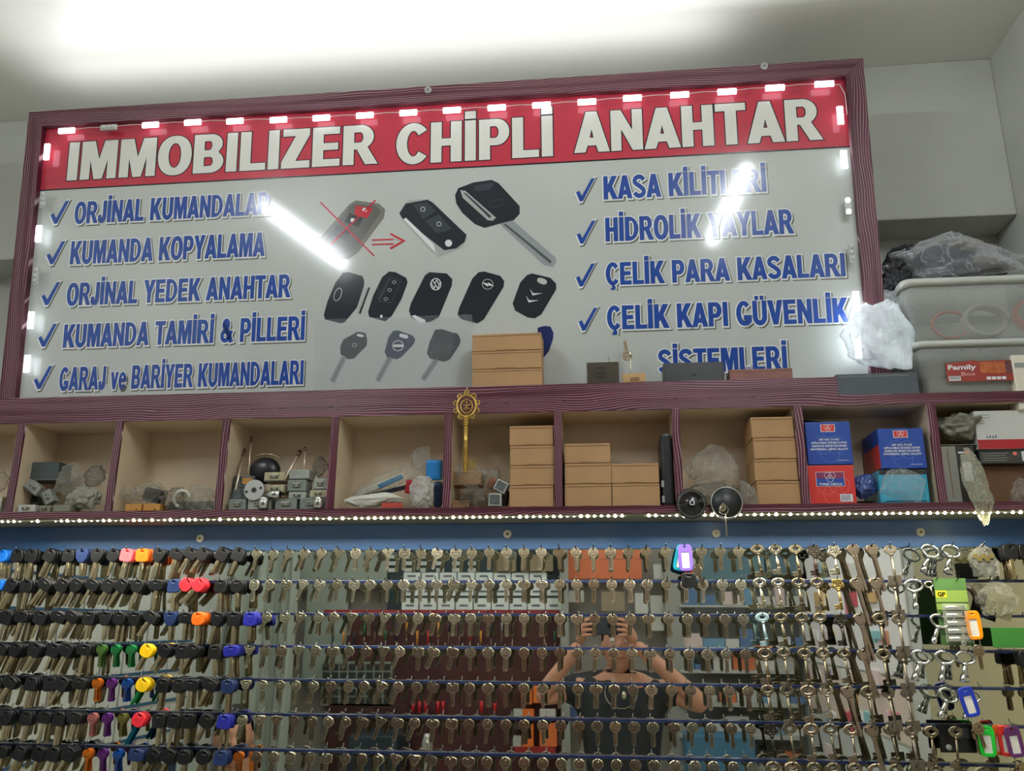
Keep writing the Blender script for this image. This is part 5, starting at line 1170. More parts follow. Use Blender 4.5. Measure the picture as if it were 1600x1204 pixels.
MB().box(-w * .35, w * .45, -.001, 0, h * .2, h * .55).build('face_plate', mat('brown_plate', (128, 94, 56), .4), t)
t = empty('leaning_keys', P(984, 586, Y=-.085)); k_ = new_obj('key', HKB['tall'], t); k_.rotation_euler = (0, R_(172), 0); k_.location = (-.003, 0, .038); MB().cyl((.002, 0, -.02), (.003, 0, .05), .0016, n=8).build('shaft', metal_w, t); MB().cyl((.003, 0, .044), (.003, 0, .055), .003, n=10).build('tip', metal_w, t)
tag(t, 'two keys leaning upright behind the small tan lock', 'key')
t, w, h = ledge(1036, 567, 1131, -.12, .05, 'black_box', mat('matte_black', (24, 28, 30), .4), 'long matte black box on the ledge below the last sign line', 'box')
MB().ball((0, .002, h * .35), .006, 16, (1, .5, .8)).build('catch', mat('black_metal', (30, 30, 28), .5), t)
t, w, h = ledge(1139, 577, 1238, -.122, .05, 'wooden_box', mat('reddish_wood', (126, 72, 60), .4, noise_amt=.3, noise_scale=50), 'low reddish wooden box on the ledge, right of the black box', 'box')
MB().box(-w, w, -.0006, 0, h * .8, h * .84).build('lid_seam', kraft_d, t)
gb = MB().ball((0, 0, 0), .0085, 14, (1, .7, 1)).build('glass_stopper', film('knob_clear', (220, 222, 214), .5, .05, .1, 20)); gb.location = P(1170, 569, Y=-.1); gb.location.z = LZ + (P(1139, 577, Y=-.122).z - LZ) + .009; tag(gb, 'small clear round knob on top of the wooden box', 'knob')
# dark grey carton, storage tubs and bags at the right end
Z2 = STT + .0005
X0, X1, z0, z1 = dims(1309, 581, 1433, 617, -.125)
t = empty('grey_carton', ((X0 + X1) / 2, -.125, Z2)); w = (X1 - X0) / 2; h = z1 - Z2
MB().box(-w, w, 0, .07, 0, h, bev=.002).build('box_body', mat('slate_card', (70, 78, 84), .5, noise_amt=.15, noise_scale=40), t); MB().box(-w * .9, w * .8, -.0004, 0, h * .86, h * .88).build('worn_edge', mat('worn', (150, 146, 136), .6), t)
tag(t, 'dark slate cardboard box on the shelf right of the sign', 'box')
tubm = film('tub_plastic', (206, 210, 204), .52, .35, .15, 5)
def tub(Xa, Xb, z0, z1, Yf, dep, label):
    t = empty('storage_tub', ((Xa + Xb) / 2, Yf + dep / 2, z0)); w = (Xb - Xa) / 2; d = dep / 2; h = z1 - z0; k = .90; wl_ = .002
    def rings_(w_, d_, z, r=.02):
        return [Vector((a, b, z)) for a, b in [(math.copysign(w_ - r, sx) + r * math.cos(t_), math.copysign(d_ - r, sy) + r * math.sin(t_)) for sx, sy, ts in ((1, 1, 0), (-1, 1, 90), (-1, -1, 180), (1, -1, 270)) for t_ in [R_(ts + q * 22.5) for q in range(5)]]]
    bm = bmesh.new(); prof = [(w * k, d * k, 0), (w * k * 1.01, d * k * 1.01, h * .1), (w * .955, d * .955, h * .55), (w * .965, d * .965, h * .57), (w * .985, d * .985, h * .9), (w * .985 - wl_, d * .985 - wl_, h * .9), (w * k - wl_, d * k - wl_, .004)]
    rg = [[bm.verts.new(v) for v in rings_(a, b, z)] for a, b, z in prof]
    for A, B in zip(rg, rg[1:]):
        for j in range(20): f = bm.faces.new((A[j], A[(j + 1) % 20], B[(j + 1) % 20], B[j])); f.smooth = True
    bm.faces.new(rg[0][::-1]); bm.faces.new(rg[-1])
    me = bpy.data.meshes.new('tub'); bm.to_mesh(me); bm.free(); new_obj('tub_body', me, t, tubm)
    bm = bmesh.new(); prof = [(w, d, h * .86), (w, d, h * .97), (w * .99, d * .99, h), (w * .9, d * .9, h), (w * .9, d * .9, h - .004), (w * .985, d * .985, h * .93)]
    rg = [[bm.verts.new(v) for v in rings_(a, b, z)] for a, b, z in prof]
    for A, B in zip(rg, rg[1:] + rg[:1]):
        for j in range(20): f = bm.faces.new((A[j], A[(j + 1) % 20], B[(j + 1) % 20], B[j])); f.smooth = True
    me = bpy.data.meshes.new('rim'); bm.to_mesh(me); bm.free(); new_obj('rim', me, t, mat('tub_rim', (196, 198, 190), .35))
    tag(t, label, 'storage box'); return t, w, h, dep
A = P(1425, 617, Y=-.12)
t, w, h, dp = tub(.655, 1.005, Z2, P(1437, 533, Y=-.12).z, -.123, .26, 'lower grey translucent storage tub with a red Family Box label')
tub2, w2, h2, _ = tub(.648, 1.005, Z2 + h + .0005, P(1420, 440, Y=-.12).z + .006, -.123, .26, 'upper grey translucent storage tub holding white and orange cables')
# label on the lower tub
a = P(1480, 597, Y=-.119); b = P(1591, 562, Y=-.119); lw_, lh = b.x - a.x, b.z - a.z
lab_ = MB().prism([(a.x, -.1215, a.z), (b.x, -.1215, a.z), (b.x, -.1215, b.z), (a.x + lw_ * .45, -.1215, b.z - .001), (a.x + lw_ * .4, -.1215, b.z + .001), (a.x, -.1215, b.z - .004)], (0, -1, 0), .0006).mesh('label'); lo = new_obj('product_label', lab_, None, mat('label_red', (150, 50, 40), .4)); lo.parent = t; lo.matrix_parent_inverse = Matrix.Translation(-Vector(t.location))
def onlab(o): o.parent = lo; return o
for s_, xx, zz, ww, hh, m in (('Family', .03, .58, .38, .0105, wl), ('Box', .20, .28, .19, .008, mat('label_pink', (226, 180, 170), .5))):
    me = text_me(s_, lw_ * ww, hh, .03 if s_ == 'Family' else 0, 0); me.transform(front_m((a.x + lw_ * xx, -.1224, a.z + lh * zz))); onlab(new_obj('lettering', me, None, m))
onlab(MB().box(a.x + lw_ * .02, a.x + lw_ * .18, -.1227, -.1223, a.z + .002, a.z + lh * .27).build('barcode_patch', wl))
mb = MB()
for k in range(8): mb.box(a.x + lw_ * (.03 + k * .018), a.x + lw_ * (.038 + k * .018), -.1229, -.1227, a.z + .004, a.z + lh * .25)
onlab(mb.build('barcode', mat('black_metal', (30, 30, 28), .5)))
onlab(MB().box(a.x + lw_ * .46, a.x + lw_ * .80, -.1226, -.1222, a.z + lh * .36, a.z + lh * .92).build('picture', mat('label_orange', (190, 100, 50), .4, noise_amt=.5, noise_scale=90)))
onlab(MB().box(a.x + lw_ * .80, a.x + lw_ * .98, -.1226, -.1222, a.z + lh * .36, a.z + lh * .95).build('picture', mat('label_dark', (104, 60, 60), .4, noise_amt=.5, noise_scale=90)))
for k in range(4): onlab(MB().box(a.x + lw_ * (.53 + k * .068), a.x + lw_ * (.585 + k * .068), -.1228, -.1223, a.z + lh * .06, a.z + lh * .2).build('symbol', wl))
# cables inside the upper tub
zc = tub2.location.z + h2 * .45
def coil(x, y, z, r, n, rr_, m, name, label, ph=0):
    pts = []
    for k in range(n * 18):
        a_ = 2 * math.pi * k / 18 + ph; pts.append((r * (1 + .06 * math.sin(k * .37)) * math.cos(a_), (k / (n * 18) - .5) * n * rr_ * 1.6, min(r * .8, r) * math.sin(a_)))
    o = MB().tube(pts, rr_, 7).build(name, m); o.location = (x, y, z); tag(o, label, 'cable'); return o
coil(.83, -.06, zc - .004, .043, 5, .0042, mat('white_cable', (226, 220, 206), .4), 'cable_coil', 'coil of white cable inside the upper storage tub')
coil(.925, -.085, zc - .002, .042, 3, .0045, mat('orange_cable', (232, 92, 60), .4), 'cable_coil', 'coil of orange cable at the right inside the upper storage tub')
coil(.765, -.05, zc - .006, .038, 2, .003, mat('orange_cable', (232, 92, 60), .4), 'cable_coil', 'loose orange cable loop at the left inside the upper storage tub', 1)
# bag of dark things on the upper tub
zt = tub2.location.z + h2
o = bag('clear_bag_of_parts', 1376, 366, 1592, 452, -.02, .16, film('bag_clear', (226, 230, 236), .66, .1, 1.0, 16), 31, taper=.25, amp=.12, freq=1.6, label='large clear bag holding dark and pale things on the upper tub'); 
for i, (x0, y0, x1, y1, c, lb) in enumerate(((1382, 385, 1440, 450, (30, 34, 42), 'black thing at the left inside the large clear bag'), (1436, 392, 1530, 446, (38, 48, 66), 'dark blue thing in the middle of the large clear bag'), (1470, 378, 1540, 400, (176, 168, 150), 'pale thing at the top inside the large clear bag'), (1500, 405, 1580, 436, (120, 116, 108), 'grey thing at the right inside the large clear bag'))):
    bag('wrapped_thing', x0, y0, x1, y1, .0, .09, mat('c_%d_%d_%d' % c, c, .5), 40 + i, amp=.22, label=lb, cat='thing', sub=2)
bag('dark_cloth', 1374, 425, 1412, 466, -.06, .06, mat('c_30_34_42', (30, 34, 42), .5), 47, rot=-20, amp=.2, label='dark cloth end squeezed between the sign frame and the upper tub', cat='cloth')
bag('white_plastic_bag', 1318, 456, 1430, 590, -.10, .07, whitef, 33, taper=.42, amp=.12, freq=1.8, label='white plastic bag standing on the slate box, glowing beside the sign')
bag('white_plastic_bag', 1372, 448, 1424, 500, -.06, .05, film('white_film2', (226, 232, 236), .4, .2, .9, 20), 34, rot=20, amp=.15, label='twisted top of a second clear white bag behind the first one')
wp_ = empty('white_cabinet_edge', P(1593, 640, Y=-.125)); MB().box(0, .06, 0, .04, 0, .118, bev=.004).build('casing', mat('cream_casing', (226, 220, 200), .4), wp_); MB().box(.004, .05, -.001, 0, .09, .1).build('slot', mat('clasp_grey', (150, 152, 148), .35), wp_); tag(wp_, 'cream plastic casing at the right edge beside the Family Box tub', 'casing')
# ------------------------------------------------------------------ the shop behind the camera, seen in the mirror
def Q(px, py, D):
    """world point at real depth Y=-D whose mirror image shows at the pixel"""
    p = P(px, py, Y=D); return Vector((p.x, -D, p.z))
def qrect(x0, y0, x1, y1, D):
    a = Q(x0, y1, D); b = Q(x1, y0, D); return min(a.x, b.x), max(a.x, b.x), min(a.z, b.z), max(a.z, b.z)
def qbox(r_, D, dep, m, name, par=None, bev=.002, label=None, cat=None):
    X0, X1, z0, z1 = qrect(*r_, D)
    o = MB().box(X0, X1, -D - dep, -D, z0, z1, bev=bev).build(name, m)
    if par is not None: o.parent = par; o.matrix_parent_inverse = Matrix.Translation(-Vector(par.location))
    if label: tag(o, label, cat)
    return o
def C_(c, r=.6): return mat('q_%d_%d_%d' % c, c, r)
WD = 2.95
# big backgrounds on the far side: shelving unit with compartments
maroon = mat('maroon_wall', (74, 30, 30), .6, noise_amt=.3, noise_scale=4)
def thing_(name, x, y, D, label, cat):
    t = empty(name, Q(x, y, D)); tag(t, label, cat); return t
t = thing_('tool_wall', 690, 1100, WD, 'dark maroon wall panel of hanging tools opposite the mirror', 'panel')
qbox((505, 955, 880, 1215), WD, .04, maroon, 'backing', t); qbox((505, 953, 880, 961), WD - .02, .04, C_((150, 40, 44)), 'red_rail', t)
random.seed(21)
for k in range(22): # hanging screwdrivers and pliers
    x = 520 + k * 16.5; c = random.choice(((190, 30, 34), (40, 42, 46), (40, 42, 46), (150, 150, 146), (30, 110, 70), (210, 140, 40), (28, 40, 90)))
    y = random.choice((972, 985, 1068)); a = Q(x, y, WD - .03); L = random.uniform(.04, .10)
    mb = MB().cyl(a, a - Vector((0, 0, L)), .007, .005, 8); o = mb.build('handle', C_(c, .35)); o.parent = t; o.matrix_parent_inverse = Matrix.Translation(-Vector(t.location))
    mb = MB().cyl(a - Vector((0, 0, L)), a - Vector((0, 0, L + .08)), .0022, n=6); o = mb.build('shaft', metal_b, t); o.matrix_parent_inverse = Matrix.Translation(-Vector(t.location))
t = thing_('card_rack', 750, 925, WD - .05, 'rack of white label cards in rows opposite the mirror', 'rack')
qbox((604, 858, 882, 954), WD, .02, C_((34, 50, 52)), 'backing', t)
for row, (y0, y1) in enumerate(((894, 906), (911, 930), (934, 952))):
    for k in range(9 if row else 8):
        x0 = 630 + k * 28.2 - row * 1.5
        qbox((x0, y0, x0 + 26.5, y1), WD - .012, .01, C_((226, 230, 224)), 'card', t, 0)
        qbox((x0 + 6, y1 - 8, x0 + 19, y1 - 5), WD - .014, .003, C_((96, 98, 104)), 'print_line', t, 0)
for row in range(3):
    for k in range(6): qbox((606 + k * 25, 866 + row * 10.5, 618 + k * 25, 872 + row * 10.5), WD - .012, .01, C_((190, 194, 186)), 'small_card', t, 0)
for r_, c, nm, lb in (((447, 850, 606, 912), (146, 154, 142), 'wall_board', 'pale grey green panel left of the card rack'), ((470, 905, 545, 1062), (150, 158, 146), 'wall_board', 'pale grey panel behind the first silver keys'),
    ((776, 862, 806, 892), (140, 122, 92), 'tan_box', 'tan box above the card rack, left one'), ((814, 866, 864, 892), (144, 128, 98), 'tan_box', 'tan box with small blue label above the card rack'), ((878, 873, 1002, 904), (214, 116, 74), 'orange_box', 'wide orange box at the top of the opposite shelves'), ((888, 858, 1002, 873), (218, 124, 82), 'orange_box', 'narrow orange box stacked on the wide orange one'),
    ((1022, 881, 1057, 904), (206, 206, 198), 'white_card', 'white card beside the orange boxes'), ((1072, 860, 1092, 904), (206, 200, 192), 'white_card', 'white card with orange edge at the top shelves'), ((884, 922, 912, 940), (190, 188, 176), 'white_packet', 'striped white packet on the opposite shelves'), ((940, 924, 976, 954), (150, 134, 108), 'tan_packet', 'tan packet behind the raised phone'),
    ((993, 926, 1012, 958), (202, 200, 192), 'white_packet', 'stack of white packets right of the phone'), ((1018, 930, 1050, 985), (190, 188, 176), 'paper_pad', 'tall pale paper pad right of the raised hands'), ((1096, 860, 1196, 906), (96, 126, 134), 'teal_packet', 'teal shrink wrapped packs at the top of the glass shelves'),
    ((1196, 862, 1246, 898), (104, 128, 138), 'teal_packet', 'second teal pack with white lettering'), ((505, 1033, 585, 1062), (120, 128, 118), 'x', 'x')):
    if lb != 'x': qbox(r_, WD - .03 if 'board' not in nm else WD - .01, .02, C_(c), nm, None, .001, lb, nm.split('_')[-1])
# small parts drawers
t = thing_('parts_cabinet', 560, 1070, WD - .06, 'grey cabinet of small drawers with dark labels opposite the mirror', 'cabinet')
qbox((500, 1034, 612, 1102), WD - .05, .05, C_((128, 134, 122)), 'body', t)
for i in range(8):
    for j in range(5): qbox((503 + i * 13.6, 1037 + j * 13, 514.5 + i * 13.6, 1047 + j * 13), WD - .053, .004, C_((44, 46, 44)), 'drawer', t, 0); 
# orange boxes
for k, (r_, c) in enumerate((((814, 1072, 831, 1100), (226, 110, 34)), ((833, 1072, 864, 1098), (232, 116, 40)), ((802, 1108, 816, 1122), (186, 186, 178)), ((816, 1108, 834, 1125), (226, 110, 34)), ((843, 1108, 868, 1124), (196, 190, 180)), ((802, 1128, 815, 1140), (60, 46, 40)), ((815, 1132, 833, 1168), (230, 114, 36)), ((843, 1130, 870, 1166), (222, 112, 50)), ((801, 1150, 814, 1166), (176, 176, 168)), ((803, 1167, 868, 1178), (150, 34, 34)), ((882, 1080, 902, 1104), (180, 172, 156)), ((880, 1105, 922, 1122), (72, 96, 134)), ((911, 1082, 922, 1104), (176, 170, 158)))):
    qbox(r_, WD - .08, .05, C_(c), 'stock_box', None, .002, '%s stock box on the opposite shelves, %s of the orange and white cluster' % ('small', ordn(k + 1)), 'box')
qbox((505, 1100, 640, 1210), WD - .05, .02, C_((58, 24, 24)), 'dark_board', None, .001, 'dark brown panel under the small drawers cabinet', 'panel')
qbox((540, 1150, 620, 1210), WD - .4, .3, C_((36, 48, 56)), 'dark_case', None, .01, 'dark blue grey case standing near the flask', 'case')
fl_ = empty('steel_flask', Q(666, 1205, WD - .5)); MB().lathe([(.03, 0), (.032, .005), (.032, .13), (.022, .155), (.02, .17), (.0005, .172)], n=20).build('body', chrome, fl_); tag(fl_, 'steel vacuum flask with rounded top opposite the mirror', 'flask')
for i, x in enumerate((645, 655, 665, 684, 692, 752, 773)):
    a = Q(x, 1095, WD - .05); o = MB().cyl(a, a - Vector((0, 0, .06)), .011, .009, 8).build('red_grip', C_((186, 24, 32), .35)); tag(o, 'red tool grip hanging low on the maroon wall, %s from the left' % ordn(i + 1), 'tool')
# metal post and glass shelves on the right
for k, x in enumerate((1052, 878)): qbox((x, 850, x + 9, 1215), WD - .1, .03, C_((150, 150, 142), .4), 'shelf_post', None, .002, ('pale metal shelf post right of the photographer' if k == 0 else 'dark metal shelf post left of the photographer'), 'post')
qbox((1060, 850, 1250, 1215), WD + .05, .02, C_((128, 132, 126)), 'grey_backing', None, .001, 'grey backing of the glass shelves opposite the mirror', 'panel')
random.seed(5); k = 0
for y in (945, 1012, 1048, 1100, 1150, 1200):
    qbox((1062, y, 1250, y + 3), WD - .12, .12, C_((176, 178, 170), .3), 'glass_shelf', None, .0005, 'pale shelf opposite the mirror at right, %s from the top' % ordn(1 + [945, 1012, 1048, 1100, 1150, 1200].index(y)), 'shelf')
    x = 1064
    while x < 1240:
        w_ = random.uniform(12, 34); h_ = random.uniform(10, 34); c = random.choice(((88, 116, 152), (196, 192, 184), (204, 200, 196), (214, 190, 184), (176, 176, 170), (196, 112, 72), (110, 150, 176), (206, 202, 196)))
        k += 1; qbox((x, y - h_, x + w_, y - .5), WD - .08, .05, C_(c), 'shelf_packet', None, .001, 'packet on the far shelves, %s when counted along the rows' % ordn(k) if k < 70 else 'x', 'packet'); x += w_ + random.uniform(1, 6)
# right side wall stock: white packs with pink prints and olive door, on the right wall
def rwall(x0, y0, x1, y1, th, m, name, label, cat, par=None):
    """flat pack fixed on the right wall; pixels are where the mirror shows it"""
    X = XR - th
    def pt(px, py):
        d = ray(px, py); t_ = (X - CAM.x) / d.x; p = CAM + d * t_; return Vector((X, -p.y, p.z))
    a, b = pt(x0, y0), pt(x1, y1); a2 = pt(x0, y1)
    y_lo, y_hi = min(a.y, b.y), max(a.y, b.y); z_lo, z_hi = min(a2.z, b.z, a.z), max(a2.z, a.z)
    o = MB().box(X, XR - .001, y_lo, y_hi, z_lo, z_hi, bev=.001).build(name, m)
    if label: tag(o, label, cat)
    return o
olive = mat('olive_door', (186, 176, 142), .5)
rwall(1425, 862, 1700, 1230, .012, olive, 'olive_panel', 'olive beige panel on the right wall, mirrored behind the chrome keys', 'panel')
rw = [((1252, 862, 1418, 958), (252, 246, 244), 'white_poster'), ((1252, 962, 1424, 1030), (244, 238, 238), 'white_poster'), ((1258, 1034, 1424, 1100), (226, 206, 192), 'pale_poster'), ((1258, 1104, 1424, 1204), (206, 208, 204), 'pale_poster')]
for k, (r_, c, nm) in enumerate(rw): rwall(*r_, .008, C_(c), nm, 'pale display sheet on the right wall, %s from the top' % ordn(k + 1), 'poster')
random.seed(11)
for k in range(34):
    x = random.uniform(1262, 1405); y = random.choice((880, 925, 985, 1045, 1060, 1110, 1160)); c = random.choice(((226, 130, 146), (236, 200, 206), (206, 90, 100), (150, 200, 206), (120, 136, 170), (230, 226, 220), (246, 242, 238), (216, 176, 120), (236, 214, 216)))
    rwall(x, y, x + random.uniform(8, 20), y + random.uniform(12, 38), .014 + .001 * (k % 5), C_(c), 'hanging_packet', 'small coloured packet pinned on the right wall, %s of the cluster' % ordn(k + 1), 'packet')
qbox((1075, 1150, 1180, 1220), WD - .3, .2, C_((70, 120, 150)), 'blue_case', None, .01, 'blue case leaning before the far shelves', 'case')
# left: cabinet of white drawers along the left wall
CX = -2.0
def lw(px, py, X=CX):
    d = ray(px, py); t_ = (X - CAM.x) / d.x; p = CAM + d * t_; return Vector((X, -p.y, p.z))
zrow = [lw(200, y).z for y in (862, 908, 955, 1004, 1053, 1103, 1155, 1210)]
ys = [lw(x, 1000).y for x in (-60, -5, 40, 82, 120, 158, 192, 226, 262, 296)]
t = empty('drawer_cabinet', (CX, -1.4, 1.0)); tag(t, 'cabinet of white drawers with red lettering along the left wall', 'cabinet')
def lp(mb, nm, m, par=t): o = mb.build(nm, m, par); o.matrix_parent_inverse = Matrix.Translation(-Vector(t.location)); return o
ya, yb = min(ys), max(ys)
lp(MB().box(XL, CX - .005, ya, yb, 0.9, zrow[0] + .01), 'carcass', C_((48, 78, 104)))
words = ['SUBARU', 'BAR', 'GAR', 'DO']
random.seed(3)
for i in range(7):
    lp(MB().box(CX - .005, CX + .012, ya, yb, zrow[i] - .004, zrow[i] + .004), 'shelf_edge', C_((52, 92, 124)))
    for j in range(len(ys) - 1):
        y0, y1 = sorted((ys[j], ys[j + 1])); o = lp(MB().box(CX - .004, CX + .006, y0 + .006, y1 - .006, zrow[i + 1] + .005, zrow[i] - .006, bev=.001), 'drawer', C_((206, 206, 196)))
        if random.random() < .75:
            s_ = random.choice(words); me = text_me(s_, min(.02 * len(s_), (y1 - y0) * .7), .012, .02, 0)
            me.transform(Matrix.Translation((CX + .0072, (y0 + y1) / 2 - min(.02 * len(s_), (y1 - y0) * .7) / 2, zrow[i + 1] + .015)) @ Matrix(((0, 0, 1, 0), (1, 0, 0, 0), (0, 1, 0, 0), (0, 0, 0, 1))))
            o2 = new_obj('lettering', me, o, C_((176, 70, 66))); o2.matrix_parent_inverse = Matrix.Translation(-Vector(t.location))
# grey hanging coats / cloth between drawers and panels
bmg = MB(); X0, X1, z0, z1 = qrect(300, 850, 470, 1260, 2.6)
n = 60
for k in range(n):
    xa = X0 + (X1 - X0) * k / n; xb = X0 + (X1 - X0) * (k + 1) / n; f = lambda x: -2.6 + .03 * math.sin(x * 40) + .015 * math.sin(x * 97 + 1)
    bmg.poly([(xa, f(xa), z0), (xb, f(xb), z0), (xb, f(xb) - .01, z1), (xa, f(xa) - .01, z1)])
me = bmg.mesh('curtain'); bm = bmesh.new(); bm.from_mesh(me); bmesh.ops.remove_doubles(bm, verts=bm.verts, dist=1e-5); bm.to_mesh(me); bm.free()
o = new_obj('grey_curtain', me, None, mat('curtain_grey', (160, 166, 154), .8)); sm = o.modifiers.new('s', 'SOLIDIFY'); sm.thickness = .004; tag(o, 'pale grey green hanging cloth in folds at the back left of the shop', 'curtain')
rl_ = qbox((383, 1165, 403, 1225), 2.3, .02, C_((220, 120, 30), .4), 'orange_level', None, .004, 'orange framed tool beside the second person', 'tool')

# ------------------------------------------------------------------ people seen in the mirror
skin_m = mat('skin', (206, 150, 122), .5); hair_m = mat('hair', (26, 22, 20), .5); shirt_m = mat('shirt_black', (34, 38, 42), .7)
def skin_mesh(nodes, edges, name, m, par, subd=2, root=0):
    me = bpy.data.meshes.new(name); me.from_pydata([Vector(p) for p, r in nodes], edges, []); o = bpy.data.objects.new(name, me); COL.objects.link(o)
    sk = o.modifiers.new('skin', 'SKIN'); sk.use_smooth_shade = True
    for i, (p, r) in enumerate(nodes):
        d = me.skin_vertices[0].data[i]; d.radius = r if isinstance(r, tuple) else (r, r); d.use_root = (i == root)
    ss = o.modifiers.new('sub', 'SUBSURF'); ss.levels = subd; ss.render_levels = subd
    bpy.context.view_layer.update(); m2 = bpy.data.meshes.new_from_object(o.evaluated_get(bpy.context.evaluated_depsgraph_get())); bpy.data.objects.remove(o)
    for p in m2.polygons: p.use_smooth = True
    return new_obj(name, m2, par, m)
def head_mesh(c, yaw=0, pitch=0, s=1.0):
    """face looks along +Y (towards the mirror)"""
    bm = bmesh.new(); bmesh.ops.create_uvsphere(bm, u_segments=48, v_segments=36, radius=1)
    for v in bm.verts:
        x, y, z = v.co; w_ = .074 - .020 * max(0, -z) ** 1.5; d_ = .095; hh = .118
        nx, ny, nz = x * w_, y * d_, z * hh
        if y > 0:
            ny -= .012 * max(0, -z) ; ny -= .010 * (1 if .05 < z < .3 else 0) * math.exp(-((abs(x) - .42) / .22) ** 2)      # eye hollows
            ny += .026 * math.exp(-(x / .16) ** 2 - ((z + .12) / .16) ** 2)                                                   # nose
            ny += .007 * math.exp(-(x / .3) ** 2 - ((z + .42) / .07) ** 2) + .007 * math.exp(-(x / .3) ** 2 - ((z + .54) / .06) ** 2)  # lips
            ny += .010 * math.exp(-(x / .3) ** 2 - ((z + .86) / .14) ** 2)
            ny += .006 * math.exp(-((z - .32) / .1) ** 2) * math.exp(-((abs(x) - .35) / .3) ** 2)
        v.co = Vector((nx, ny, nz))
    for sx in (-1, 1): # ears
        g = bmesh.ops.create_uvsphere(bm, u_segments=12, v_segments=8, radius=1)['verts']
        for v in g: v.co = Vector((sx * .074 + v.co.x * .008, -.008 + v.co.y * .018, -.004 + v.co.z * .030))
    M_ = Matrix.Translation(Vector(c)) @ Matrix.Rotation(yaw, 4, 'Z') @ Matrix.Rotation(pitch, 4, 'X') @ Matrix.Scale(s, 4)
    for v in bm.verts: v.co = M_ @ v.co
    for f in bm.faces: f.smooth = True
    return bm, M_
def person(name, headc, yaw, pitch, shoulder_z, hw, label, arms, yb):
    """body as one surface: skin; clothing and hair as children"""
    t = empty(name, (headc.x, yb, 0)); x = headc.x
    def fin(o): o.matrix_parent_inverse = Matrix.Translation(-Vector(t.location)); return o
    nodes = [((x, yb, shoulder_z - .50), (.15, .10)), ((x, yb, shoulder_z - .25), (.15, .10)), ((x, yb, shoulder_z - .03), (.10, .07)), ((x, yb + .01, shoulder_z + .04), .052), ((headc.x, yb + .02, headc.z - .06), .055),
             ((x, yb, .95), (.15, .11)), ((x - .1, yb, .85), .085), ((x - .11, yb + .02, .48), .062), ((x - .11, yb, .08), .042), ((x - .11, yb + .12, .035), .034), ((x + .1, yb, .85), .085), ((x + .11, yb + .02, .48), .062), ((x + .11, yb, .08), .042), ((x + .11, yb + .12, .035), .034)]
    edges = [(0, 1), (1, 2), (2, 3), (3, 4), (0, 5), (5, 6), (6, 7), (7, 8), (8, 9), (5, 10), (10, 11), (11, 12), (12, 13)]
    arm_nodes = []
    for s, el, wr in arms:
        b = len(nodes); nodes += [((x + s * hw, yb, shoulder_z - .03), .055), (el, .043), (wr, .029)]; edges += [(2, b), (b, b + 1), (b + 1, b + 2)]
    body = fin(skin_mesh(nodes, edges, 'body', skin_m, t, 2, 5))
    bm, M_ = head_mesh(headc, yaw, pitch); me = bpy.data.meshes.new('head'); bm.to_mesh(me); bm.free()
    # head belongs to the body surface
    b2 = bmesh.new(); b2.from_mesh(body.data); b2.from_mesh(me); b2.to_mesh(body.data); b2.free(); bpy.data.meshes.remove(me)
    for s in (-1, 1):
        e = MB().ball(M_ @ Vector((s * .031, .078, .016)), .0125, 12).build('eye', mat('eye_white', (226, 222, 214), .3), t); fin(e); p_ = MB().ball(M_ @ Vector((s * .031, .0885, .016)), .0055, 10).build('iris', mat('eye_dark', (40, 26, 20), .2), e); p_.matrix_parent_inverse = Matrix.Translation(-Vector(t.location))
        br = MB().tube([M_ @ Vector((s * q, .088 - abs(q) * .25, .040 - abs(q - .03) * .25)) for q in (.012, .022, .034, .046)], .0035, 6).build('eyebrow', hair_m, t); fin(br)
    fin(MB().tube([M_ @ Vector((q, .0865 - abs(q) * .3, -.057)) for q in (-.022, -.01, 0, .01, .022)], .004, 6).build('lips', mat('lips', (168, 92, 86), .5), t))
    bm = bmesh.new(); bmesh.ops.create_uvsphere(bm, u_segments=32, v_segments=24, radius=1)
    dl_ = [v for v in bm.verts if (v.co.y > .35 and v.co.z < .52) or v.co.z < -.35 or (v.co.y > -.1 and v.co.z < .15)]; bmesh.ops.delete(bm, geom=dl_, context='VERTS')
    for v in bm.verts: c = v.co.copy(); v.co = M_ @ Vector((c.x * .083, c.y * .104 - .004, c.z * .128 + .004 + .004 * noise.noise(c * 6)))
    for f in bm.faces: f.smooth = True
    me = bpy.data.meshes.new('hair'); bm.to_mesh(me); bm.free(); fin(new_obj('hair', me, t, hair_m))
    # clothes
    nodes2 = [((x, yb, shoulder_z - .56), (.17, .125)), ((x, yb, shoulder_z - .25), (.168, .12)), ((x, yb, shoulder_z - .01), (.15, .112)), ((x, yb + .008, shoulder_z + .065), (.085, .082))]; ed2 = [(0, 1), (1, 2), (2, 3)]
    for s, el, wr in arms:
        b = len(nodes2); sh_ = Vector((x + s * hw, yb, shoulder_z - .03)); mid = sh_.lerp(Vector(el), .55); nodes2 += [(sh_, .068), (mid, .06)]; ed2 += [(2, b), (b, b + 1)]
    fin(skin_mesh(nodes2, ed2, 't_shirt', shirt_m, t, 2, 1))
    fin(skin_mesh([((x, yb, 1.0), (.165, .125)), ((x, yb, .9), (.16, .12)), ((x - .1, yb, .82), .098), ((x - .11, yb + .02, .48), .075), ((x - .11, yb, .12), .06), ((x + .1, yb, .82), .098), ((x + .11, yb + .02, .48), .075), ((x + .11, yb, .12), .06)], [(0, 1), (1, 2), (2, 3), (3, 4), (1, 5), (5, 6), (6, 7)], 'trousers', mat('trousers', (40, 44, 54), .8), t, 1, 1))
    tag(t, label, 'person'); return t, fin
hc = Q(968, 1010, 2.06); sz = Q(968, 1062, 2.1).z
EL_R = Vector((hc.x + .36, -2.02, sz - .10)); EL_L = Vector((hc.x - .36, -2.02, sz - .08)); WR_R = Vector((.105, -1.955, 1.53)); WR_L = Vector((-.125, -1.955, 1.53))
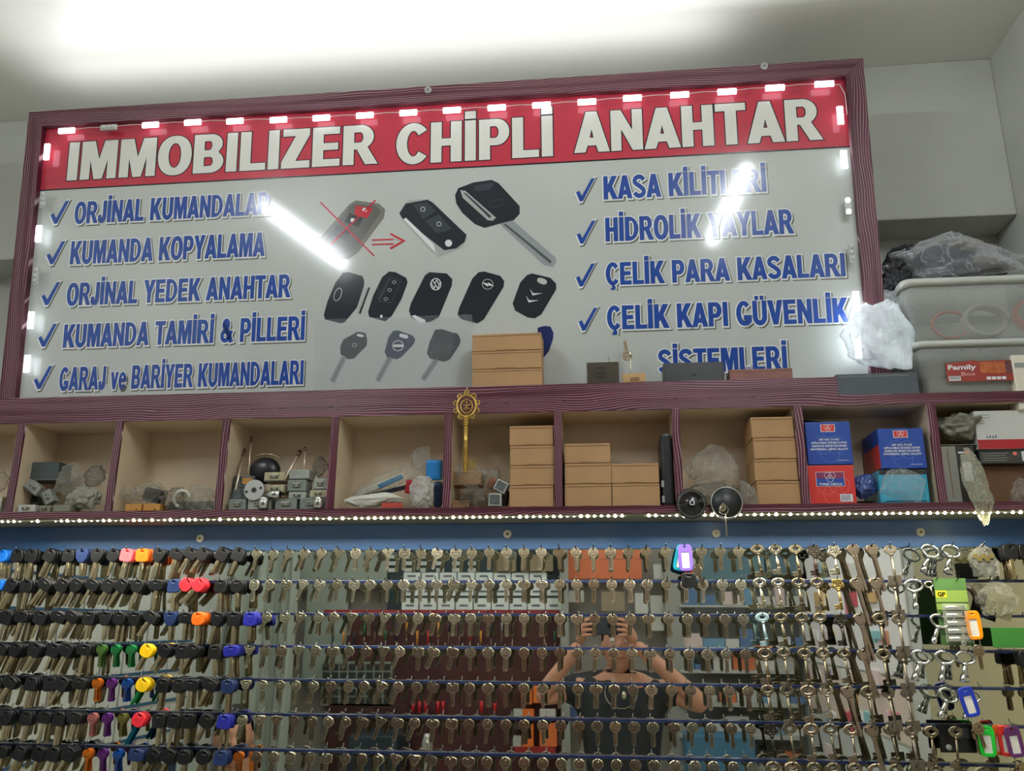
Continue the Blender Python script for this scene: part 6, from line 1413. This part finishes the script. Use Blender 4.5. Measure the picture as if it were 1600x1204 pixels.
t, fin = person('person', hc, 0, R_(8), sz, .19, 'person in a black t-shirt holding up a phone, reflected in the mirror behind the keys', [(1, EL_R, WR_R), (-1, EL_L, WR_L)], -2.10)
# phone held just behind the viewpoint
ph = empty('phone', (-.02, -1.916, 1.6)); ph.rotation_euler = (R_(12), 0, R_(6))
MB().box(-.078, .078, -.004, .004, -.037, .037, bev=.003).build('body', mat('phone_grey', (58, 62, 66), .25, .4), ph); MB().cyl((.022, .0045, .002), (.022, .0055, .002), .011, n=24).build('camera_ring', mat('phone_ring', (24, 26, 28), .2, .3), ph)
tag(ph, 'dark grey phone held sideways in both hands, seen in the mirror', 'phone')
def hand(side, wr):
    """palm behind the phone edge, four fingers on its back, thumb on the screen side"""
    x0 = -.02 + side * .083; nodes = []; edges = []
    base = Vector((x0 + side * .018, -1.925, 1.588)); 
    nodes = [(wr, .027), (wr.lerp(base, .6), (.024, .032)), (base, (.018, .034))]; edges = [(0, 1), (1, 2)]
    for k in range(4):
        z = 1.560 + k * .0195 + .004; l = (.8, .95, 1, .92)[k]; r = .0085 - .0008 * (k == 0)
        b = len(nodes)
        nodes += [(Vector((x0 + side * .010, -1.908, z - .002)), r), (Vector((x0 - side * .014 * l, -1.896, z + .002 * k)), r * .95), (Vector((x0 - side * .034 * l, -1.8965, z + .003 * k)), r * .8)]
        edges += [(2, b), (b, b + 1), (b + 1, b + 2)]
    b = len(nodes); nodes += [(Vector((x0 + side * .006, -1.938, 1.585)), .010), (Vector((x0 - side * .012, -1.934, 1.594)), .009), (Vector((x0 - side * .032, -1.932, 1.600)), .0075)]; edges += [(2, b), (b, b + 1), (b + 1, b + 2)]
    fin(skin_mesh(nodes, edges, 'hand', skin_m, t, 2, 2))
hand(1, WR_R); hand(-1, WR_L)
nk = sz - .0
fin(MB().tube([Vector((hc.x + math.sin(a) * .07, -2.10 + .02 + .10 * abs(math.cos(a * .5)) , nk + .02 - .13 * math.cos(a * .5) ** 2)) for a in [R_(q) for q in range(-170, 171, 20)]], .0012, 5).build('necklace', metal_w, t))
pdn = MB().ball(Q(975, 1086, 1.97), .012, 14, (.8, .4, 1.3)).build('pendant', metal_w, t); fin(pdn)
hc2 = Q(364, 1150, 1.75)
hc2.z = Q(364, 1152, 1.75).z
person('person', hc2, R_(-25), R_(-4), hc2.z - .22, .18, 'second person with dark hair, reflected low at the left behind the keys', [(1, Vector((hc2.x + .24, -1.76, hc2.z - .5)), Vector((hc2.x + .2, -1.62, hc2.z - .7))), (-1, Vector((hc2.x - .24, -1.8, hc2.z - .5)), Vector((hc2.x - .2, -1.66, hc2.z - .7)))], -1.82)
print('KEYS', nkey, 'objects', len(bpy.data.objects))
